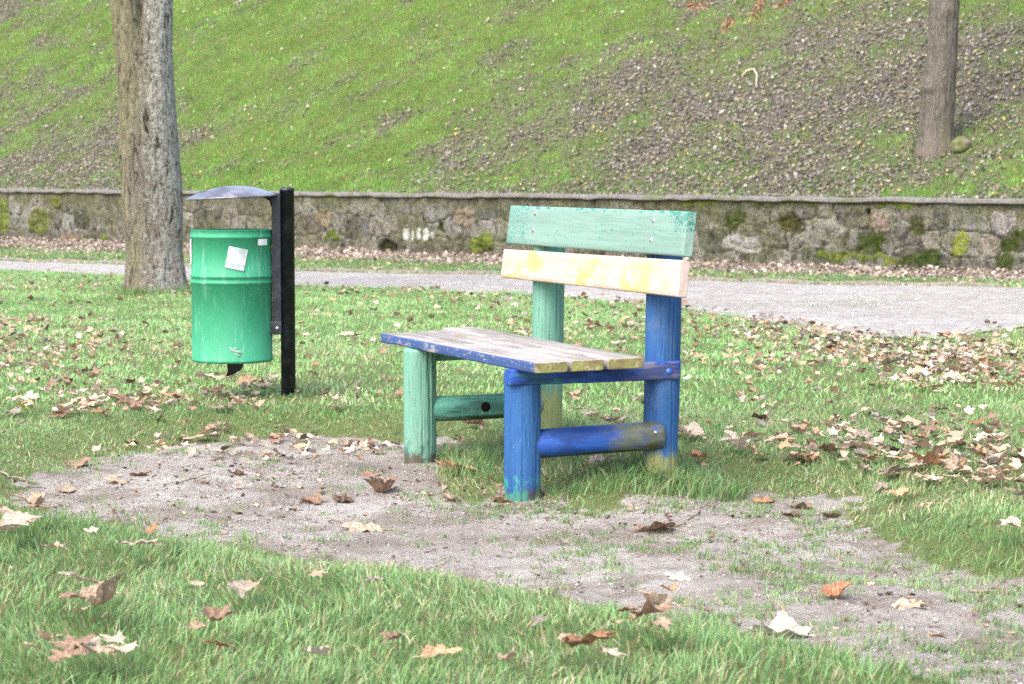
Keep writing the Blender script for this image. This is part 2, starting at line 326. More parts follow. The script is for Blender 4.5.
def dirt_sd(x, y):
    o = np.full(np.shape(x), -2.); near = (y < 12) & (y > 2) & (np.abs(x) < 7)
    if near.any(): o[near] = sdist(x[near], y[near], DIRT)
    return o
def dirtmask(x, y):
    near = (y < 12) & (y > 2) & (np.abs(x) < 6)
    m = np.zeros(x.shape)
    if near.any():
        a, b = x[near], y[near]
        sd = sdist(a, b, DIRT)+.26*(fbm(a*3.2, b*2.2, 0, 5, 5)-.5)+.05*(vn(a*22, b*16, 0, 3)-.5)
        isl = sdist(a, b, ISLE)+.05*(fbm(a*8, b*8, 0, 3, 6)-.5)
        m[near] = np.minimum(sst(-.05, .07, sd+.20*(fbm(a*13, b*9, 0, 3, 12)-.5)), 1-sst(-.04, .04, isl))
    return m
BO = np.array([0.035, 7.365]); TH = R(20.)
AX = np.array([math.sin(TH), -math.cos(TH)]); BX = np.array([math.cos(TH), math.sin(TH)])
def bpt(a, b): return BO+a*AX+b*BX
T1 = unp(155, 296, .08)
def gz(x, y, m=None):
    x = np.asarray(x, float); y = np.asarray(y, float)
    if m is None: m = dirtmask(x, y)
    lawn = .078+.03*(fbm(x*.6, y*.6, 0, 3, 1)-.5)+.012*(fbm(x*4, y*4, 0, 3, 2)-.5)
    lawn = lawn+.05*np.exp(-((x-T1[0])**2+(y-T1[1])**2)/.35)
    # little rise round the rear posts
    for a in (0, -1.05):
        q = bpt(a, .55); lawn = lawn+.035*np.exp(-((x-q[0])**2+(y-q[1])**2)/.07)
    s, d = wall_sd(x, y); lawn = lawn-.03*sst(-2.6, -.6, d)
    low = .0+.045*(fbm(x*2, y*2, 0, 3, 8)-.5)+.026*(fbm(x*11, y*11, 0, 4, 9)-.5)
    hw = sst(-.42, .04, dirt_sd(x, y)+.08*(vn(x*3, y*3, 0, 14)-.5)); lump = .010*m*(fbm(x*9, y*9, 0, 3, 15)-.5)
    return lawn*(1-hw)+low*hw+lump
def hz(x, y):
    s, d = wall_sd(x, y); dd = np.clip(d-.38, 0, None)
    z = wall_top(s)-.015+.6*(dd-1.2*(1-np.exp(-dd/1.2))*.35)
    crest = 17.; z = np.where(dd > crest, wall_top(s)+.6*crest-.25+.12*(dd-crest), z)
    z = z+.35*(fbm(x*.22, y*.22, 0, 3, 21)-.5)*sst(.3, 3, dd)+.10*(fbm(x*1.6, y*1.6, 0, 4, 22)-.5)*sst(.1, .8, dd)
    return z
def surf(x, y):
    s, d = wall_sd(x, y); return np.where(d > .3, hz(x, y), gz(x, y, np.zeros(np.shape(x))))

def coords(segs):
    o = [segs[0][0]]
    for a, b, st in segs: o += list(np.linspace(a, b, max(1, round((b-a)/st))+1)[1:])
    return np.array(o)
# path outline
far_px = [(-700, 236), (-300, 249), (0, 261), (120, 264.4), (296, 271), (500, 275.5), (700, 281), (860, 285), (1024, 288), (1300, 300), (1800, 325)]
near_px = [(-700, 243), (-300, 258), (0, 270.5), (120, 276), (296, 285), (500, 292), (600, 299), (680, 309), (768, 325), (838, 335), (943, 338), (1024, 326), (1200, 325), (1500, 345)]
farW = poly_world(far_px, .085); nearW = poly_world(near_px, .085)
def resample(P, n):
    d = np.r_[0, np.cumsum(np.hypot(*np.diff(P, axis=0).T))]; t = np.linspace(0, d[-1], n)
    return np.stack([np.interp(t, d, P[:, 0]), np.interp(t, d, P[:, 1])], 1)
fw, nw = resample(farW, 400), resample(nearW, 400)
PATH = np.vstack([farW, nearW[::-1]])
def verge_frac(x, y):
    s_, d_ = wall_sd(x, y); o = np.full(np.shape(x), 9.); k = (d_ < .1) & (d_ > -10) & (np.abs(x) < 20) & (y > 14)
    if k.any():
        dp = -sdist(x[k], y[k], PATH); fr = -d_[k]/(np.maximum(dp, 0)-d_[k]+1e-6); o[k] = np.where((dp > 0) & (wall_side(x[k], y[k])), fr, 9.)
    return o
def wall_side(x, y):
    return sdist(x, y, np.vstack([farW, np.array([wall_pt(-60, 2)]), np.array([wall_pt(60, 2)])])) > 0
xs = coords([(-260, -40, 20), (-40, -14, 1.), (-14, -3.6, .15), (-3.6, 3.6, .028), (3.6, 14, .15), (14, 40, 1.), (40, 260, 20)])
ys = coords([(-60, 0, 6), (0, 3.4, .2), (3.4, 9.6, .028), (9.6, 16, .07), (16, 46, .2), (46, 320, 15)])
X, Y = np.meshgrid(xs, ys); xf, yf = X.ravel(), Y.ravel()
mk = dirtmask(xf, yf); z = gz(xf, yf, mk)
shade_soil = np.zeros(xf.shape)
for a, b, r in ((0, 0, .13), (-1.05, 0, .14), (0, .51, .15), (-.5, .1, .35), (-.9, -.15, .25)):  # contact shade under posts and seat, painted into the soil colour
    q = bpt(a, b); shade_soil = np.maximum(shade_soil, np.exp(-((xf-q[0])**2+(yf-q[1])**2)/(r*r))*(.45+.9*vn(xf*9, yf*9, 0, 77)))
vf = verge_frac(xf, yf); vb = 1-sst(.30, .62, vf+.25*(fbm(xf*1.5, yf*1.5, 0, 3, 16)-.5)); mk2 = np.maximum(mk, vb*.85); shade_soil = np.maximum(shade_soil, vb)  # dark brown soil below the verge leaves shares the mask
link_mesh('ground', np_mesh('ground', np.stack([xf, yf, z], 1), grid_faces(len(xs), len(ys)), attrs={'dirt': mk2, 'shade_soil': np.clip(shade_soil, 0, 1)}), m_ground())['kind'] = 'structure'

# path strip
tt = np.linspace(0, 1, 24)[:, None, None]
G = nw[None]*(1-tt)+fw[None]*tt; gx, gy = G[..., 0].ravel(), G[..., 1].ravel()
pz = gz(gx, gy, np.zeros(gx.shape))+.008
link_mesh('path', np_mesh('path', np.stack([gx, gy, pz], 1), grid_faces(400, 24)), m_path())['kind'] = 'structure'
# thin timber edging on the far side of the path
bm = bmesh.new(); kp = fw[170:330]
kz = gz(kp[:, 0], kp[:, 1], np.zeros(len(kp)))
rings = []
dirv = np.gradient(kp, axis=0); dirv /= np.linalg.norm(dirv, axis=1)[:, None]
for i in range(len(kp)):
    nrm = np.array([-dirv[i][1], dirv[i][0]]); c = kp[i]+nrm*.12
    rr = []
    for w_, h_ in ((-.03, -.05), (-.03, .035), (.03, .038), (.03, -.05)):
        p = c+nrm*w_; rr.append(bm.verts.new((p[0], p[1], kz[i]+h_+.006*math.sin(i*.7))))
    rings.append(rr)
for a, b in zip(rings, rings[1:]):
    for k in range(3): bm.faces.new((a[k], a[k+1], b[k+1], b[k]))
bm_obj('kerb', bm, simple('kerb_concrete', (.20, .17, .15), .9, n=(25, .4, .6, (.32, .28, .25))), smooth=False)['kind'] = 'structure'

# hill
S_ = coords([(-60, -16, 2), (-16, 26, .16), (26, 90, 3)]); D_ = coords([(.36, 14, .14), (14, 22, .8), (22, 160, 12)])
SS, DD = np.meshgrid(S_, D_); hx, hy = wall_pt(SS.ravel(), DD.ravel())
gpx = [0, 128, 256, 384, 512, 640, 768, 896, 1024]
gval = {0: [.35, .9, 1, .95, .9, .9, .75, .5, .6], 50: [.85, .95, .95, .9, .72, .5, .3, .22, .3], 100: [.7, .6, .9, .85, .45, .25, .12, .2, .3], 150: [.3, .45, .85, .85, .42, .28, .22, .35, .55], 183: [.3, .5, .9, .8, .5, .25, .25, .35, .6]}
GP, GV = [], []
for v, row in gval.items():
    for u, g in zip(gpx, row):
        p = march(u, v, surf, 20, 90); s_, d_ = wall_sd(p[0], p[1]); GP.append((s_, d_)); GV.append(g)
GP = np.array(GP); GV = np.array(GV)
def green(x, y):
    s, d = wall_sd(x, y); o = np.zeros(x.shape); 
    for i in range(0, len(x), 40000):
        sl = slice(i, i+40000)
        w = 1/(((s[sl, None]-GP[None, :, 0])**2*.7+(d[sl, None]-GP[None, :, 1])**2*1.3)+.15)**2
        o[sl] = (w*GV).sum(1)/w.sum(1)
    n = fbm(x*1.1, y*1.1, 0, 4, 33)-.5
    n2 = fbm(x*5, y*5, 0, 3, 34)-.5
    return np.clip(.5+(o-.5)*1.25+1.5*n+.9*n2, 0, 1)
link_mesh('hill', np_mesh('hill', np.stack([hx, hy, hz(hx, hy)], 1), grid_faces(len(S_), len(D_)), attrs={'green': green(hx, hy)}), m_hill())['kind'] = 'structure'

# ------------------------------------------------------------------ retaining wall
root = empty('stone_wall', (WX0, WY0, 0), math.atan2(EY, EX), label='low mossy rubble stone retaining wall at the foot of the grassy slope', cat='wall')
# wall-local: x = s (to the left along the wall), y = -d direction (rz maps +y local to -n), z up
def px_wall(u, v):
    d = ray(u, v); t = -((0-WX0)*NX+(0-WY0)*NY)/(d[0]*NX+d[1]*NY); p = d*t; s, _ = wall_sd(p[0], p[1]); return s, p[2]+H
sw = coords([(-14, 24, .021)]); zw = np.linspace(-.05, .86, 46)
S2, Z2 = np.meshgrid(sw, zw); s2, z2 = S2.ravel(), Z2.ravel()
seeds = []
r2 = np.random.default_rng(11)
for ri, zc in enumerate((.13, .42, .70)):
    s = -15.
    while s < 25:
        w = r2.uniform(.32, .85) if r2.random() < .7 else r2.uniform(.16, .3); seeds.append((s+w/2, zc+r2.uniform(-.085, .085), w*r2.uniform(.85, 1.05), r2.uniform(.24, .36))); s += w*.96
seeds = np.array(seeds); NS = len(seeds)
wxs = s2+.11*(fbm(s2*4, z2*4, 0, 4, 41)-.5); wzs = z2+.10*(fbm(s2*4, z2*4, 7, 4, 42)-.5)
d1 = np.full(s2.shape, 9.); d2 = d1.copy(); ident = np.zeros(s2.shape, int)
for k, (cs, cz, w, h) in enumerate(seeds):
    near = np.abs(s2-cs) < 1.3
    q = (np.abs((wxs[near]-cs)/(w*.5))**4.5+np.abs((wzs[near]-cz)/(h*.5))**4.5)**(1/4.5)
    a1, a2, idn = d1[near], d2[near], ident[near]
    b = q < a1; a2 = np.where(b, a1, np.minimum(a2, q)); idn = np.where(b, k, idn); a1 = np.where(b, q, a1)
    d1[near], d2[near], ident[near] = a1, a2, idn
edge = (d2-d1)
inside = sst(.14, .28, edge+.35*(fbm(s2*9, z2*9, 0, 4, 44)-.5))*np.clip(r2.uniform(.55, 1.4, NS), 0, 1)[ident]
prot = r2.uniform(.0, .012, NS)
base_c = np.array([(.20, .19, .17), (.165, .155, .14), (.255, .245, .225), (.18, .165, .145), (.22, .22, .215), (.15, .155, .12)])
sc_ = base_c[r2.integers(0, 6, NS)]*r2.uniform(.42, 1.05, (NS, 1))
mossm = np.zeros(NS)
def stone_at(u, v):
    s, zz = px_wall(u, v); return int(np.argmin((np.abs((seeds[:, 0]-s)/(seeds[:, 2]*.5))**2.6+np.abs((seeds[:, 1]-zz)/(seeds[:, 3]*.5))**2.6)))
colw = np.empty((len(s2), 3))
mort = np.array([.235, .23, .21])
nz = fbm(s2*7, z2*7, 0, 5, 45)[:, None]
colw[:] = mort*(.7+.6*nz)
colw = colw*(1-inside[:, None])+(sc_[ident]*(.65+.7*fbm(s2*11, z2*11, 3, 5, 46)[:, None]))*inside[:, None]
crack = (1-sst(.05, .17, edge+.12*(fbm(s2*6, z2*6, 2, 3, 48)-.5)))*sst(.30, .46, fbm(s2*2.2, z2*2.2, 0, 3, 47))
colw = colw*(1-.82*crack[:, None])+np.array([.035, .035, .024])*.82*crack[:, None]; pit = sst(.60, .72, fbm(s2*14, z2*14, 5, 3, 71)); colw *= (1-.6*pit[:, None])
olive = sst(.47, .60, fbm(s2*1.9, z2*3.5, 0, 5, 49))*.5+.4*sst(.6, .8, z2+.25*(vn(s2*3, z2*3, 0, 50)-.5))
olive = np.clip(olive, 0, .8)[:, None]
colw = colw*(1-olive)+np.array([.12, .12, .07])*(.5+1.*nz)*olive
disp = inside*prot[ident]+.032*(fbm(s2*9, z2*9, 0, 5, 51)-.5)-.015*crack
DKM = (.045, .06, .014); BRM = (.20, .235, .045); MDM = (.12, .15, .035); BRN = (.22, .15, .10)
spots = [(735, 218, .18, .12, DKM, 0), (788, 221, .15, .13, (.06, .055, .015), -.02), (797, 226, .12, .07, (.05, .05, .02), -.02), (868, 243, .17, .13, DKM, .01), (880, 235, .1, .1, DKM, 0),
         (893, 262, .16, .09, MDM, .02), (908, 262, .12, .1, DKM, .01), (929, 259, .17, .11, (.035, .055, .012), .02), (961, 240, .085, .15, BRM, .0), (1006, 262, .13, .09, DKM, .03), (1012, 243, .14, .10, DKM, 0), (1022, 232, .1, .08, DKM, 0),
         (918, 222, .11, .11, (.06, .065, .025), -.02), (482, 243, .20, .12, MDM, .03), (486, 240, .12, .08, MDM, .03), (40, 222, .28, .22, (.12, .135, .045), .02), (34, 226, .15, .14, (.11, .125, .035), .02), (57, 201, .14, .08, (.125, .145, .035), .03), (3, 215, .2, .3, MDM, 0),
         (389, 248, .17, .10, (.03, .035, .015), -.05), (440, 228, .07, .07, (.025, .03, .01), -.05), (70, 239, .28, .06, BRN, .02), (104, 239, .12, .06, MDM, .02), (333, 235, .18, .06, MDM, .01), (325, 218, .18, .12, (.20, .165, .12), .02), (465, 218, .16, .13, (.22, .175, .14), .02), (882, 220, .16, .13, (.22, .18, .155), .02), (1003, 219, .14, .14, (.23, .215, .22), .02), (900, 200, .35, .04, MDM, 0), (780, 199, .6, .035, (.11, .14, .03), .01), (700, 200, .3, .03, (.11, .14, .03), .01), (990, 243, .13, .1, (.22, .195, .175), .0), (740, 243, .30, .1, (.30, .295, .29), .01), (850, 256, .5, .04, MDM, .01), (330, 197, .5, .02, MDM, 0)]
for u, v, rs, rz_, c, dp in spots:
    s, zz = px_wall(u, v)
    q = np.abs((s2-s+.16*(fbm(s2*8, z2*8, u, 4, 60)-.5))/rs)**3+np.abs((z2-zz+.16*(fbm(s2*8, z2*8, v, 4, 61)-.5))/rz_)**3
    w = (1-sst(.7, 1.2, q))*.95*sst(.16, .34, fbm(s2*20, z2*20, 4, 3, 66))
    colw = colw*(1-w[:, None])+np.array(c)*(.55+.9*fbm(s2*18, z2*18, 0, 3, 62)[:, None])*w[:, None]; disp += dp*w
# drain hole and white paint mark
s, zz = px_wall(868.5, 209.5); q = np.hypot(s2-s, z2-zz); w = 1-sst(.02, .045, q); disp -= .16*w; colw *= (1-.93*w[:, None])
for u, v, rs, rz_ in ((406, 234, .065, .085), (412.5, 234, .022, .085), (419, 233, .04, .09), (426, 233.5, .06, .09), (432, 235, .035, .05)):
    s, zz = px_wall(u, v); q = np.abs((s2-s)/rs)**2.5+np.abs((z2-zz)/rz_)**2.5
    w = (1-sst(.6, 1.2, q))*sst(.22, .36, fbm(s2*26, z2*26, 0, 3, 63)); colw = colw*(1-w[:, None])+np.array([.46, .48, .48])*w[:, None]
disp = np.where(z2 > .83, disp*.4, disp)
colw = np.clip(colw*np.array([.90, .91, .96]), 0, 1)
# local frame: x=s, y=+front (towards path) since rotation by atan2(EY,EX) turns +y into (-EY,EX)=(-.695,-.719)=-n
zt = z2/.86*(wall_top(s2)-.052)
link_mesh('wall', np_mesh('wall', np.stack([s2, disp, zt], 1), grid_faces(len(sw), len(zw))[:, ::-1], col=colw), m_wall(), root)
bm = bmesh.new()
for i in range(19):     # solid core behind the facing
    s0, s1 = -14+i*2, -12+i*2
    b2 = box_bm(s0, s1, -.38, -.16, -.05, wall_top(s0)-.06, 0); me_ = bpy.data.meshes.new('t'); b2.to_mesh(me_); b2.free(); bm.from_mesh(me_); bpy.data.meshes.remove(me_)
link = bm_obj('core', bm, M_coping, root, False)
bm = bmesh.new(); prev = None
for s in coords([(-14, 24, .05)]):
    zt_ = wall_top(s); j = .022*(float(vn(np.array([s*5.]), np.array([1.]))[0])-.5); j2 = .03*(float(vn(np.array([s*9.]), np.array([4.]))[0])-.5)
    rr = [bm.verts.new(p) for p in ((s, .045+j2, zt_-.055+j), (s, .055+j2, zt_-.045+j), (s, .052+j2, zt_-.010+j), (s, .038+j2, zt_+j), (s, -.40, zt_+.004+j), (s, -.40, zt_-.08))]
    if prev:
        for k in range(6): bm.faces.new((prev[k], prev[(k+1) % 6], rr[(k+1) % 6], rr[k]))
    else: bm.faces.new(rr[::-1])
    prev = rr
bm.faces.new(prev)
bm_obj('coping', bm, M_coping, root, False)

# ------------------------------------------------------------------ grass
def blades(name, x, y, z, h, w, col, seg, lean=.5, tilt=None, mat=M_grass):
    n = len(x); phi = rng.uniform(0, 2*np.pi, n); ln = rng.uniform(.1, 1., n)*lean
    ld = 6.28*2*fbm(x*1.7, y*1.7, 0, 3, 130)+rng.normal(0, 1.1, n); cx, cy = np.cos(phi), np.sin(phi); lx, ly = np.cos(ld), np.sin(ld)
    rows = []
    ts = np.linspace(0, 1, seg+1)
    for t in ts[:-1]:
        wd = w*.5*(1-t**2*.6); off = h*ln*t**1.8; zz = h*t*(1-.35*ln*t)
        px, py = x+lx*off, y+ly*off
        rows += [np.stack([px-cx*wd, py-cy*wd, z+zz], 1), np.stack([px+cx*wd, py+cy*wd, z+zz], 1)]
    rows.append(np.stack([x+lx*h*ln, y+ly*h*ln, z+h*(1-.35*ln)], 1))
    k = len(rows); V = np.stack(rows, 1).reshape(-1, 3)
    tri = []
    for i in range(seg-1): a = 2*i; tri += [(a, a+1, a+3), (a, a+3, a+2)]
    a = 2*(seg-1); tri.append((a, a+1, a+2))
    Fc = (np.arange(n)[:, None, None]*k+np.array(tri)[None]).reshape(-1, 3)
    return V, Fc, np.repeat(col, k, 0), k
def grass_cols(n, x, y, dry=.08, lush=1.):
    t = np.clip(fbm(x*1.3, y*1.3, 0, 3, 70)+rng.normal(0, .16, n), 0, 1)[:, None]
    a = np.array([.155, .31, .095]); b = np.array([.26, .40, .145]); c = np.array([.25, .40, .205])
    col = a*(1-t)+b*t; k = (rng.random(n) < .5)[:, None]; col = np.where(k, col*.35+c*.65, col)
    col = col*rng.uniform(.6, 1.3, (n, 1))*lush
    d = rng.random(n) < dry; col[d] = np.array([.42, .36, .19])*rng.uniform(.7, 1.2, (d.sum(), 1))
    return col
def frustum_pts(n, y0, y1, margin):
    y = np.sqrt(rng.uniform(y0**2, y1**2, n)); hw = .2327*y+margin; x = rng.uniform(-1, 1, n)*hw; return x, y
def in_path(x, y, e=0.): return sdist(x, y, PATH) > e
parts = []
def add(t, acc): acc.append(t)
def merge(name, acc, mat):
    off = 0; Vs, Fs, Cs = [], [], []
    for V, Fc, C, k in acc: Vs.append(V); Fs.append(Fc+off); Cs.append(C); off += len(V)
    return link_mesh(name, np_mesh(name, np.vstack(Vs), np.vstack(Fs), col=np.vstack(Cs)), mat, smooth=False)
acc = []
# near turf, in clumps
def turf(n, y0, y1, margin, hmin, hmax, wd, seg, clump, per, lean, hscale=None):
    nc = n//per; cx, cy = frustum_pts(nc, y0, y1, margin)
    hs = rng.uniform(hmin, hmax, nc)*(.65+.7*fbm(cx*2.2, cy*2.2, 0, 3, 80))
    x = np.repeat(cx, per)+rng.normal(0, clump, nc*per); y = np.repeat(cy, per)+rng.normal(0, clump, nc*per); h = np.repeat(hs, per)*rng.uniform(.45, 1.15, nc*per)
    m = dirtmask(x, y); keep = rng.random(len(x)) > m*1.15-.05
    keep &= ~(sdist(x, y, PATH) > .02+.30*sst(.45, .75, fbm(x*2.6, y*2.6, 0, 4, 140)))
    wear = sst(.50, .64, fbm(x*1.3, y*1.1, 0, 5, 81)); keep &= rng.random(len(x)) > wear*(.5 if y1 > 12 else .3)
    keep &= rng.random(len(x)) > sst(.0, .6, m)
    x, y, h, m = x[keep], y[keep], h[keep], m[keep]
    e = dirt_sd(x, y); thin = rng.random(len(x)) > .5*np.exp(np.minimum(e, 0)/.09); h = h*(1-.6*m)*np.where((x < .4) | (y > 8), .55+.45*sst(.0, .3, -e), 1.)
    x, y, h, m = x[thin], y[thin], h[thin], m[thin]
    return x, y, h, m
x, y, h, m = turf(300000, 3.7, 9.6, .9, .03, .064, .004, 3, .022, 9, .9)
h *= np.where(y > 6.6, .54, .92)
q = unp(288, 398, .08); h *= 1-.65*np.exp(-((x-q[0])**2+(y-q[1]+.05)**2)/.02)
add(blades('g', x, y, gz(x, y)-.004, h, rng.uniform(.002, .0045, len(x)), grass_cols(len(x), x, y, .10, 1.1), 3, .95), acc)
x, y, h, m = turf(520000, 9.4, 28, 1.2, .02, .046, .006, 2, .04, 8, .9); k = ~wall_side(x, y); x, y, h, m = x[k], y[k], h[k], m[k]
h *= 1-.65*np.exp(-((x-q[0])**2+(y-q[1]+.1)**2)/.03)
add(blades('g', x, y, gz(x, y)-.004, h, rng.uniform(.005, .010, len(x)), grass_cols(len(x), x, y, .07, 1.45), 2, .9), acc)
# dead thatch lying between the blades
for nn_, y0_, y1_, ww in ((42000, 3.8, 9.6, .0035), (60000, 9.4, 26, .008)):
    x, y = frustum_pts(nn_, y0_, y1_, .9); k = (dirtmask(x, y) < .6) & ~in_path(x, y, .02) & ~wall_side(x, y) & (rng.random(nn_) < .25+.75*sst(.45, .62, fbm(x*1.3, y*1.1, 0, 5, 81))); x, y = x[k], y[k]
    c = np.array([[.56, .51, .34], [.44, .39, .25], [.34, .42, .18]])[rng.integers(0, 3, len(x))]*rng.uniform(.7, 1.25, (len(x), 1))
    add(blades('g', x, y, gz(x, y)+.002, rng.uniform(.02, .05, len(x)), rng.uniform(.6, 1.2, len(x))*ww, c, 2, 1.9), acc)
# sparse short tufts creeping over the bare soil
nc = 9000; cx, cy = frustum_pts(nc, 4., 9., .5); mm = dirtmask(cx, cy)
pr = np.array([unp(980, 610, 0)[:2], unp(870, 640, 0)[:2], unp(720, 560, 0)[:2], unp(1010, 660, 0)[:2], unp(930, 570, 0)[:2], unp(600, 500, 0)[:2]])
wgt = sum(np.exp(-((cx-p[0])**2+(cy-p[1])**2)/.16) for p in pr)+.04+.8*np.exp(-np.abs(dirt_sd(cx, cy))/.13)
k = (mm > .5) & (rng.random(nc) < np.clip(wgt*1.3*(vn(cx*5, cy*5, 0, 83) > .42), 0, 1)); cx, cy = cx[k], cy[k]; per = 16
x = np.repeat(cx, per)+rng.normal(0, .016, len(cx)*per); y = np.repeat(cy, per)+rng.normal(0, .016, len(cx)*per)
add(blades('g', x, y, gz(x, y)-.002, rng.uniform(.01, .032, len(x)), rng.uniform(.002, .004, len(x)), grass_cols(len(x), x, y, .2, 1.05), 2, 1.1), acc)
# longer tufts round posts, bin post, tree
def tuft(u_, n, rad, hh, sy=1.):
    x0, y0 = u_; r = rad*np.sqrt(rng.random(n)); a = rng.uniform(0, 2*np.pi, n); x = x0+r*np.cos(a); y = y0+r*np.sin(a)*sy
    add(blades('g', x, y, gz(x, y)-.004, rng.uniform(.4, 1., n)*hh, rng.uniform(.0028, .005, n), grass_cols(n, x, y, .12), 3, 1.), acc)
for a, b, n, rad, hh in ((-.98, .17, 260, .12, .10), (-.80, .12, 300, .13, .08), (-.62, .05, 260, .12, .08), (-.45, .03, 160, .10, .07), (-.3, .1, 90, .08, .05), (-1.02, .08, 120, .05, .09), (.0, .58, 480, .16, .10), (.10, .45, 300, .16, .08), (.08, .33, 200, .13, .07), (.06, .22, 170, .12, .065), (.03, .13, 100, .08, .06), (-1.02, .45, 420, .17, .10), (-.5, .5, 260, .3, .07), (.15, .62, 500, .14, .10), (-1.1, .3, 300, .12, .09)):
    tuft(bpt(a, b), n, rad, hh)
q = unp(288, 398, .08); tuft(q[:2]+np.array([0, .05]), 200, .10, .04)
for i in range(16):
    an = i/16*2*math.pi; tuft((T1[0]+.36*math.cos(an), T1[1]+.32*math.sin(an)-.03), 130, .1, .11)
tag(merge('lawn_grass', acc, M_grass), 'green lawn grass growing around the bench and the bin', 'grass', kind='stuff')
acc = []
# verge between path and wall
n = 330000; s = rng.uniform(-12, 32, n); d = -rng.random(n)*9-.03; x, y = wall_pt(s, d); k = (np.abs(x) < .2327*y+2.5); x, y = x[k], y[k]
fr = verge_frac(x, y); g = fr+.45*(fbm(x*1.2, y*1.2, 0, 3, 85)-.5)
k = (fr < 1.1) & (rng.random(len(x)) < sst(.36, .66, g)*(.35+.65*(fbm(x*.9, y*.9, 0, 3, 187) > .47))); x, y = x[k], y[k]
add(blades('g', x, y, gz(x, y, 0*x)-.004, rng.uniform(.025, .06, len(x)), rng.uniform(.008, .014, len(x)), grass_cols(len(x), x, y, .12), 2, .9), acc)
tag(merge('verge_grass', acc, M_grass), 'thin strip of grass between the path and the stone wall', 'grass', kind='stuff')
acc = []
n = 560000; s = rng.uniform(-12, 32, n); d = .3+13.5*rng.random(n)**1.15; x, y = wall_pt(s, d)
g = green(x, y); k = rng.random(n) < np.clip(g*1.15, .12, 1); x, y = x[k], y[k]; g = g[k]
vis = np.abs(x) < .2327*y+2.5; x, y, g = x[vis], y[vis], g[vis]
c = grass_cols(len(x), x, y, .12); ym = fbm(x*.8, y*.8, 0, 3, 91)[:, None]; c = c*(1+.3*(ym-.5))*np.array([.78, 1.08, .46]); c = c*(.72+.28*g[:, None])*(.55+.9*fbm(x*3.1, y*3.1, 0, 4, 92)[:, None])*1.06
add(blades('g', x, y, hz(x, y)-.008, rng.uniform(.035, .085, len(x)), rng.uniform(.009, .018, len(x)), c, 1, .8), acc)
tag(merge('slope_grass', acc, M_grass), 'patchy green grass covering the slope above the stone wall', 'grass', kind='stuff')
# moss and weeds in the middle of the path
acc = []
n = 2600; k = rng.integers(0, 60, n); cc = np.array([unp(u, v, .085)[:2] for u, v in zip(rng.normal(850, 70, 60), rng.normal(303, 6, 60))])
x = cc[k, 0]+rng.normal(0, .10, n); y = cc[k, 1]+rng.normal(0, .12, n); kk = in_path(x, y, .05); x, y = x[kk], y[kk]
add(blades('g', x, y, gz(x, y, 0*x)+.004, rng.uniform(.005, .018, len(x)), rng.uniform(.006, .012, len(x)), grass_cols(len(x), x, y, .3, .8), 1, 1.), acc)
tag(merge('path_moss', acc, M_grass), 'small moss and weed tufts growing out of the paved path', 'moss', kind='stuff')

# ------------------------------------------------------------------ leaves
def leaf_mesh(name, seed, rings=4, seg=36, curl=1., oak=False):
    r = np.random.default_rng(seed); th = np.linspace(0, 2*np.pi, seg, endpoint=False)
    lob = [(math.pi/2, 1.), (math.pi/2-.95, .88), (math.pi/2+.95, .86), (math.pi/2-1.95, .55), (math.pi/2+1.95, .55)]
    rad = np.full(seg, .50)
    for a, l in lob:
        dd = np.abs((th-a+np.pi) % (2*np.pi)-np.pi); rad = np.maximum(rad, l*r.uniform(.85, 1.05)*np.exp(-(dd/.46)**1.8))
    rad *= 1+.10*np.sin(th*13+r.uniform(0, 6))+r.normal(0, .05, seg)
    if r.random() < .5:
        a_ = r.uniform(0, 6.28); rad = np.where(np.cos(th-a_) > .35, rad*r.uniform(.45, .7), rad)
    rad = rad*(1-.25*r.random()*np.abs(np.cos(th-r.uniform(0, 3.1))))
    V = [(0, 0, 0)]; ve = [1.]
    k1, k2, k3 = r.uniform(-.9, .9), r.uniform(.4, 1.4)*curl, r.uniform(-.5, .5); ph = r.uniform(0, 6.28, 4); fold = r.uniform(.0, .8)*curl; k2 *= 1.3
    for i in range(1, rings+1):
        t = i/rings
        for j in range(seg):
            x, y = rad[j]*t*math.cos(th[j]), rad[j]*t*math.sin(th[j])
            z = fold*abs(x)*.8+k2*.45*(t**2)*rad[j]*(.5+.5*math.sin(2*th[j]+ph[0]))+.15*math.sin(5*x+ph[1])*math.cos(6*y+ph[2])*curl+.07*math.sin(11*x+ph[0])*math.sin(9*y+ph[3])*curl+.05*math.sin(th[j]*7+ph[3])*t+k1*.25*y*y
            sh = 1-.28*curl*abs(z)
            V.append((x*sh*.5, y*sh*.5, z*.5)); dm = min(abs((th[j]-a+math.pi) % (2*math.pi)-math.pi) for a, _ in lob); ve.append(math.exp(-(dm/.10)**2)*(1-.5*t))
    Fq = []
    for j in range(seg): Fq.append((0, 1+j, 1+(j+1) % seg, 0))
    V = np.array(V); V[:, 2] -= np.percentile(V[:, 2], 22); V[:, 2] = np.where(V[:, 2] > 0, V[:, 2], V[:, 2]*.4)
    tri = [(0, 1+j, 1+(j+1) % seg) for j in range(seg)]
    for i in range(rings-1):
        a = 1+i*seg; b = a+seg
        for j in range(seg):
            j2 = (j+1) % seg; tri += [(a+j, b+j, b+j2), (a+j, b+j2, a+j2)]
    V[:, 2] = .20*np.tanh(V[:, 2]/.20)
    # petiole
    n0 = len(V); y0 = -.02
    st = []
    for i in range(5):
        t = i/4; st += [(.008+.03*math.sin(t*2+ph[0])*t, -.02-.36*t, V[0, 2]+.06*t*r.uniform(-.5, 1)+.004), (-.008+.03*math.sin(t*2+ph[0])*t, -.02-.36*t, V[0, 2]+.06*t*.4), ]
    V = np.vstack([V, st]); ve += [1.]*10
    for i in range(4): a = n0+2*i; tri += [(a, a+1, a+3), (a, a+3, a+2)]
    return V, np.array(tri), np.array(ve)
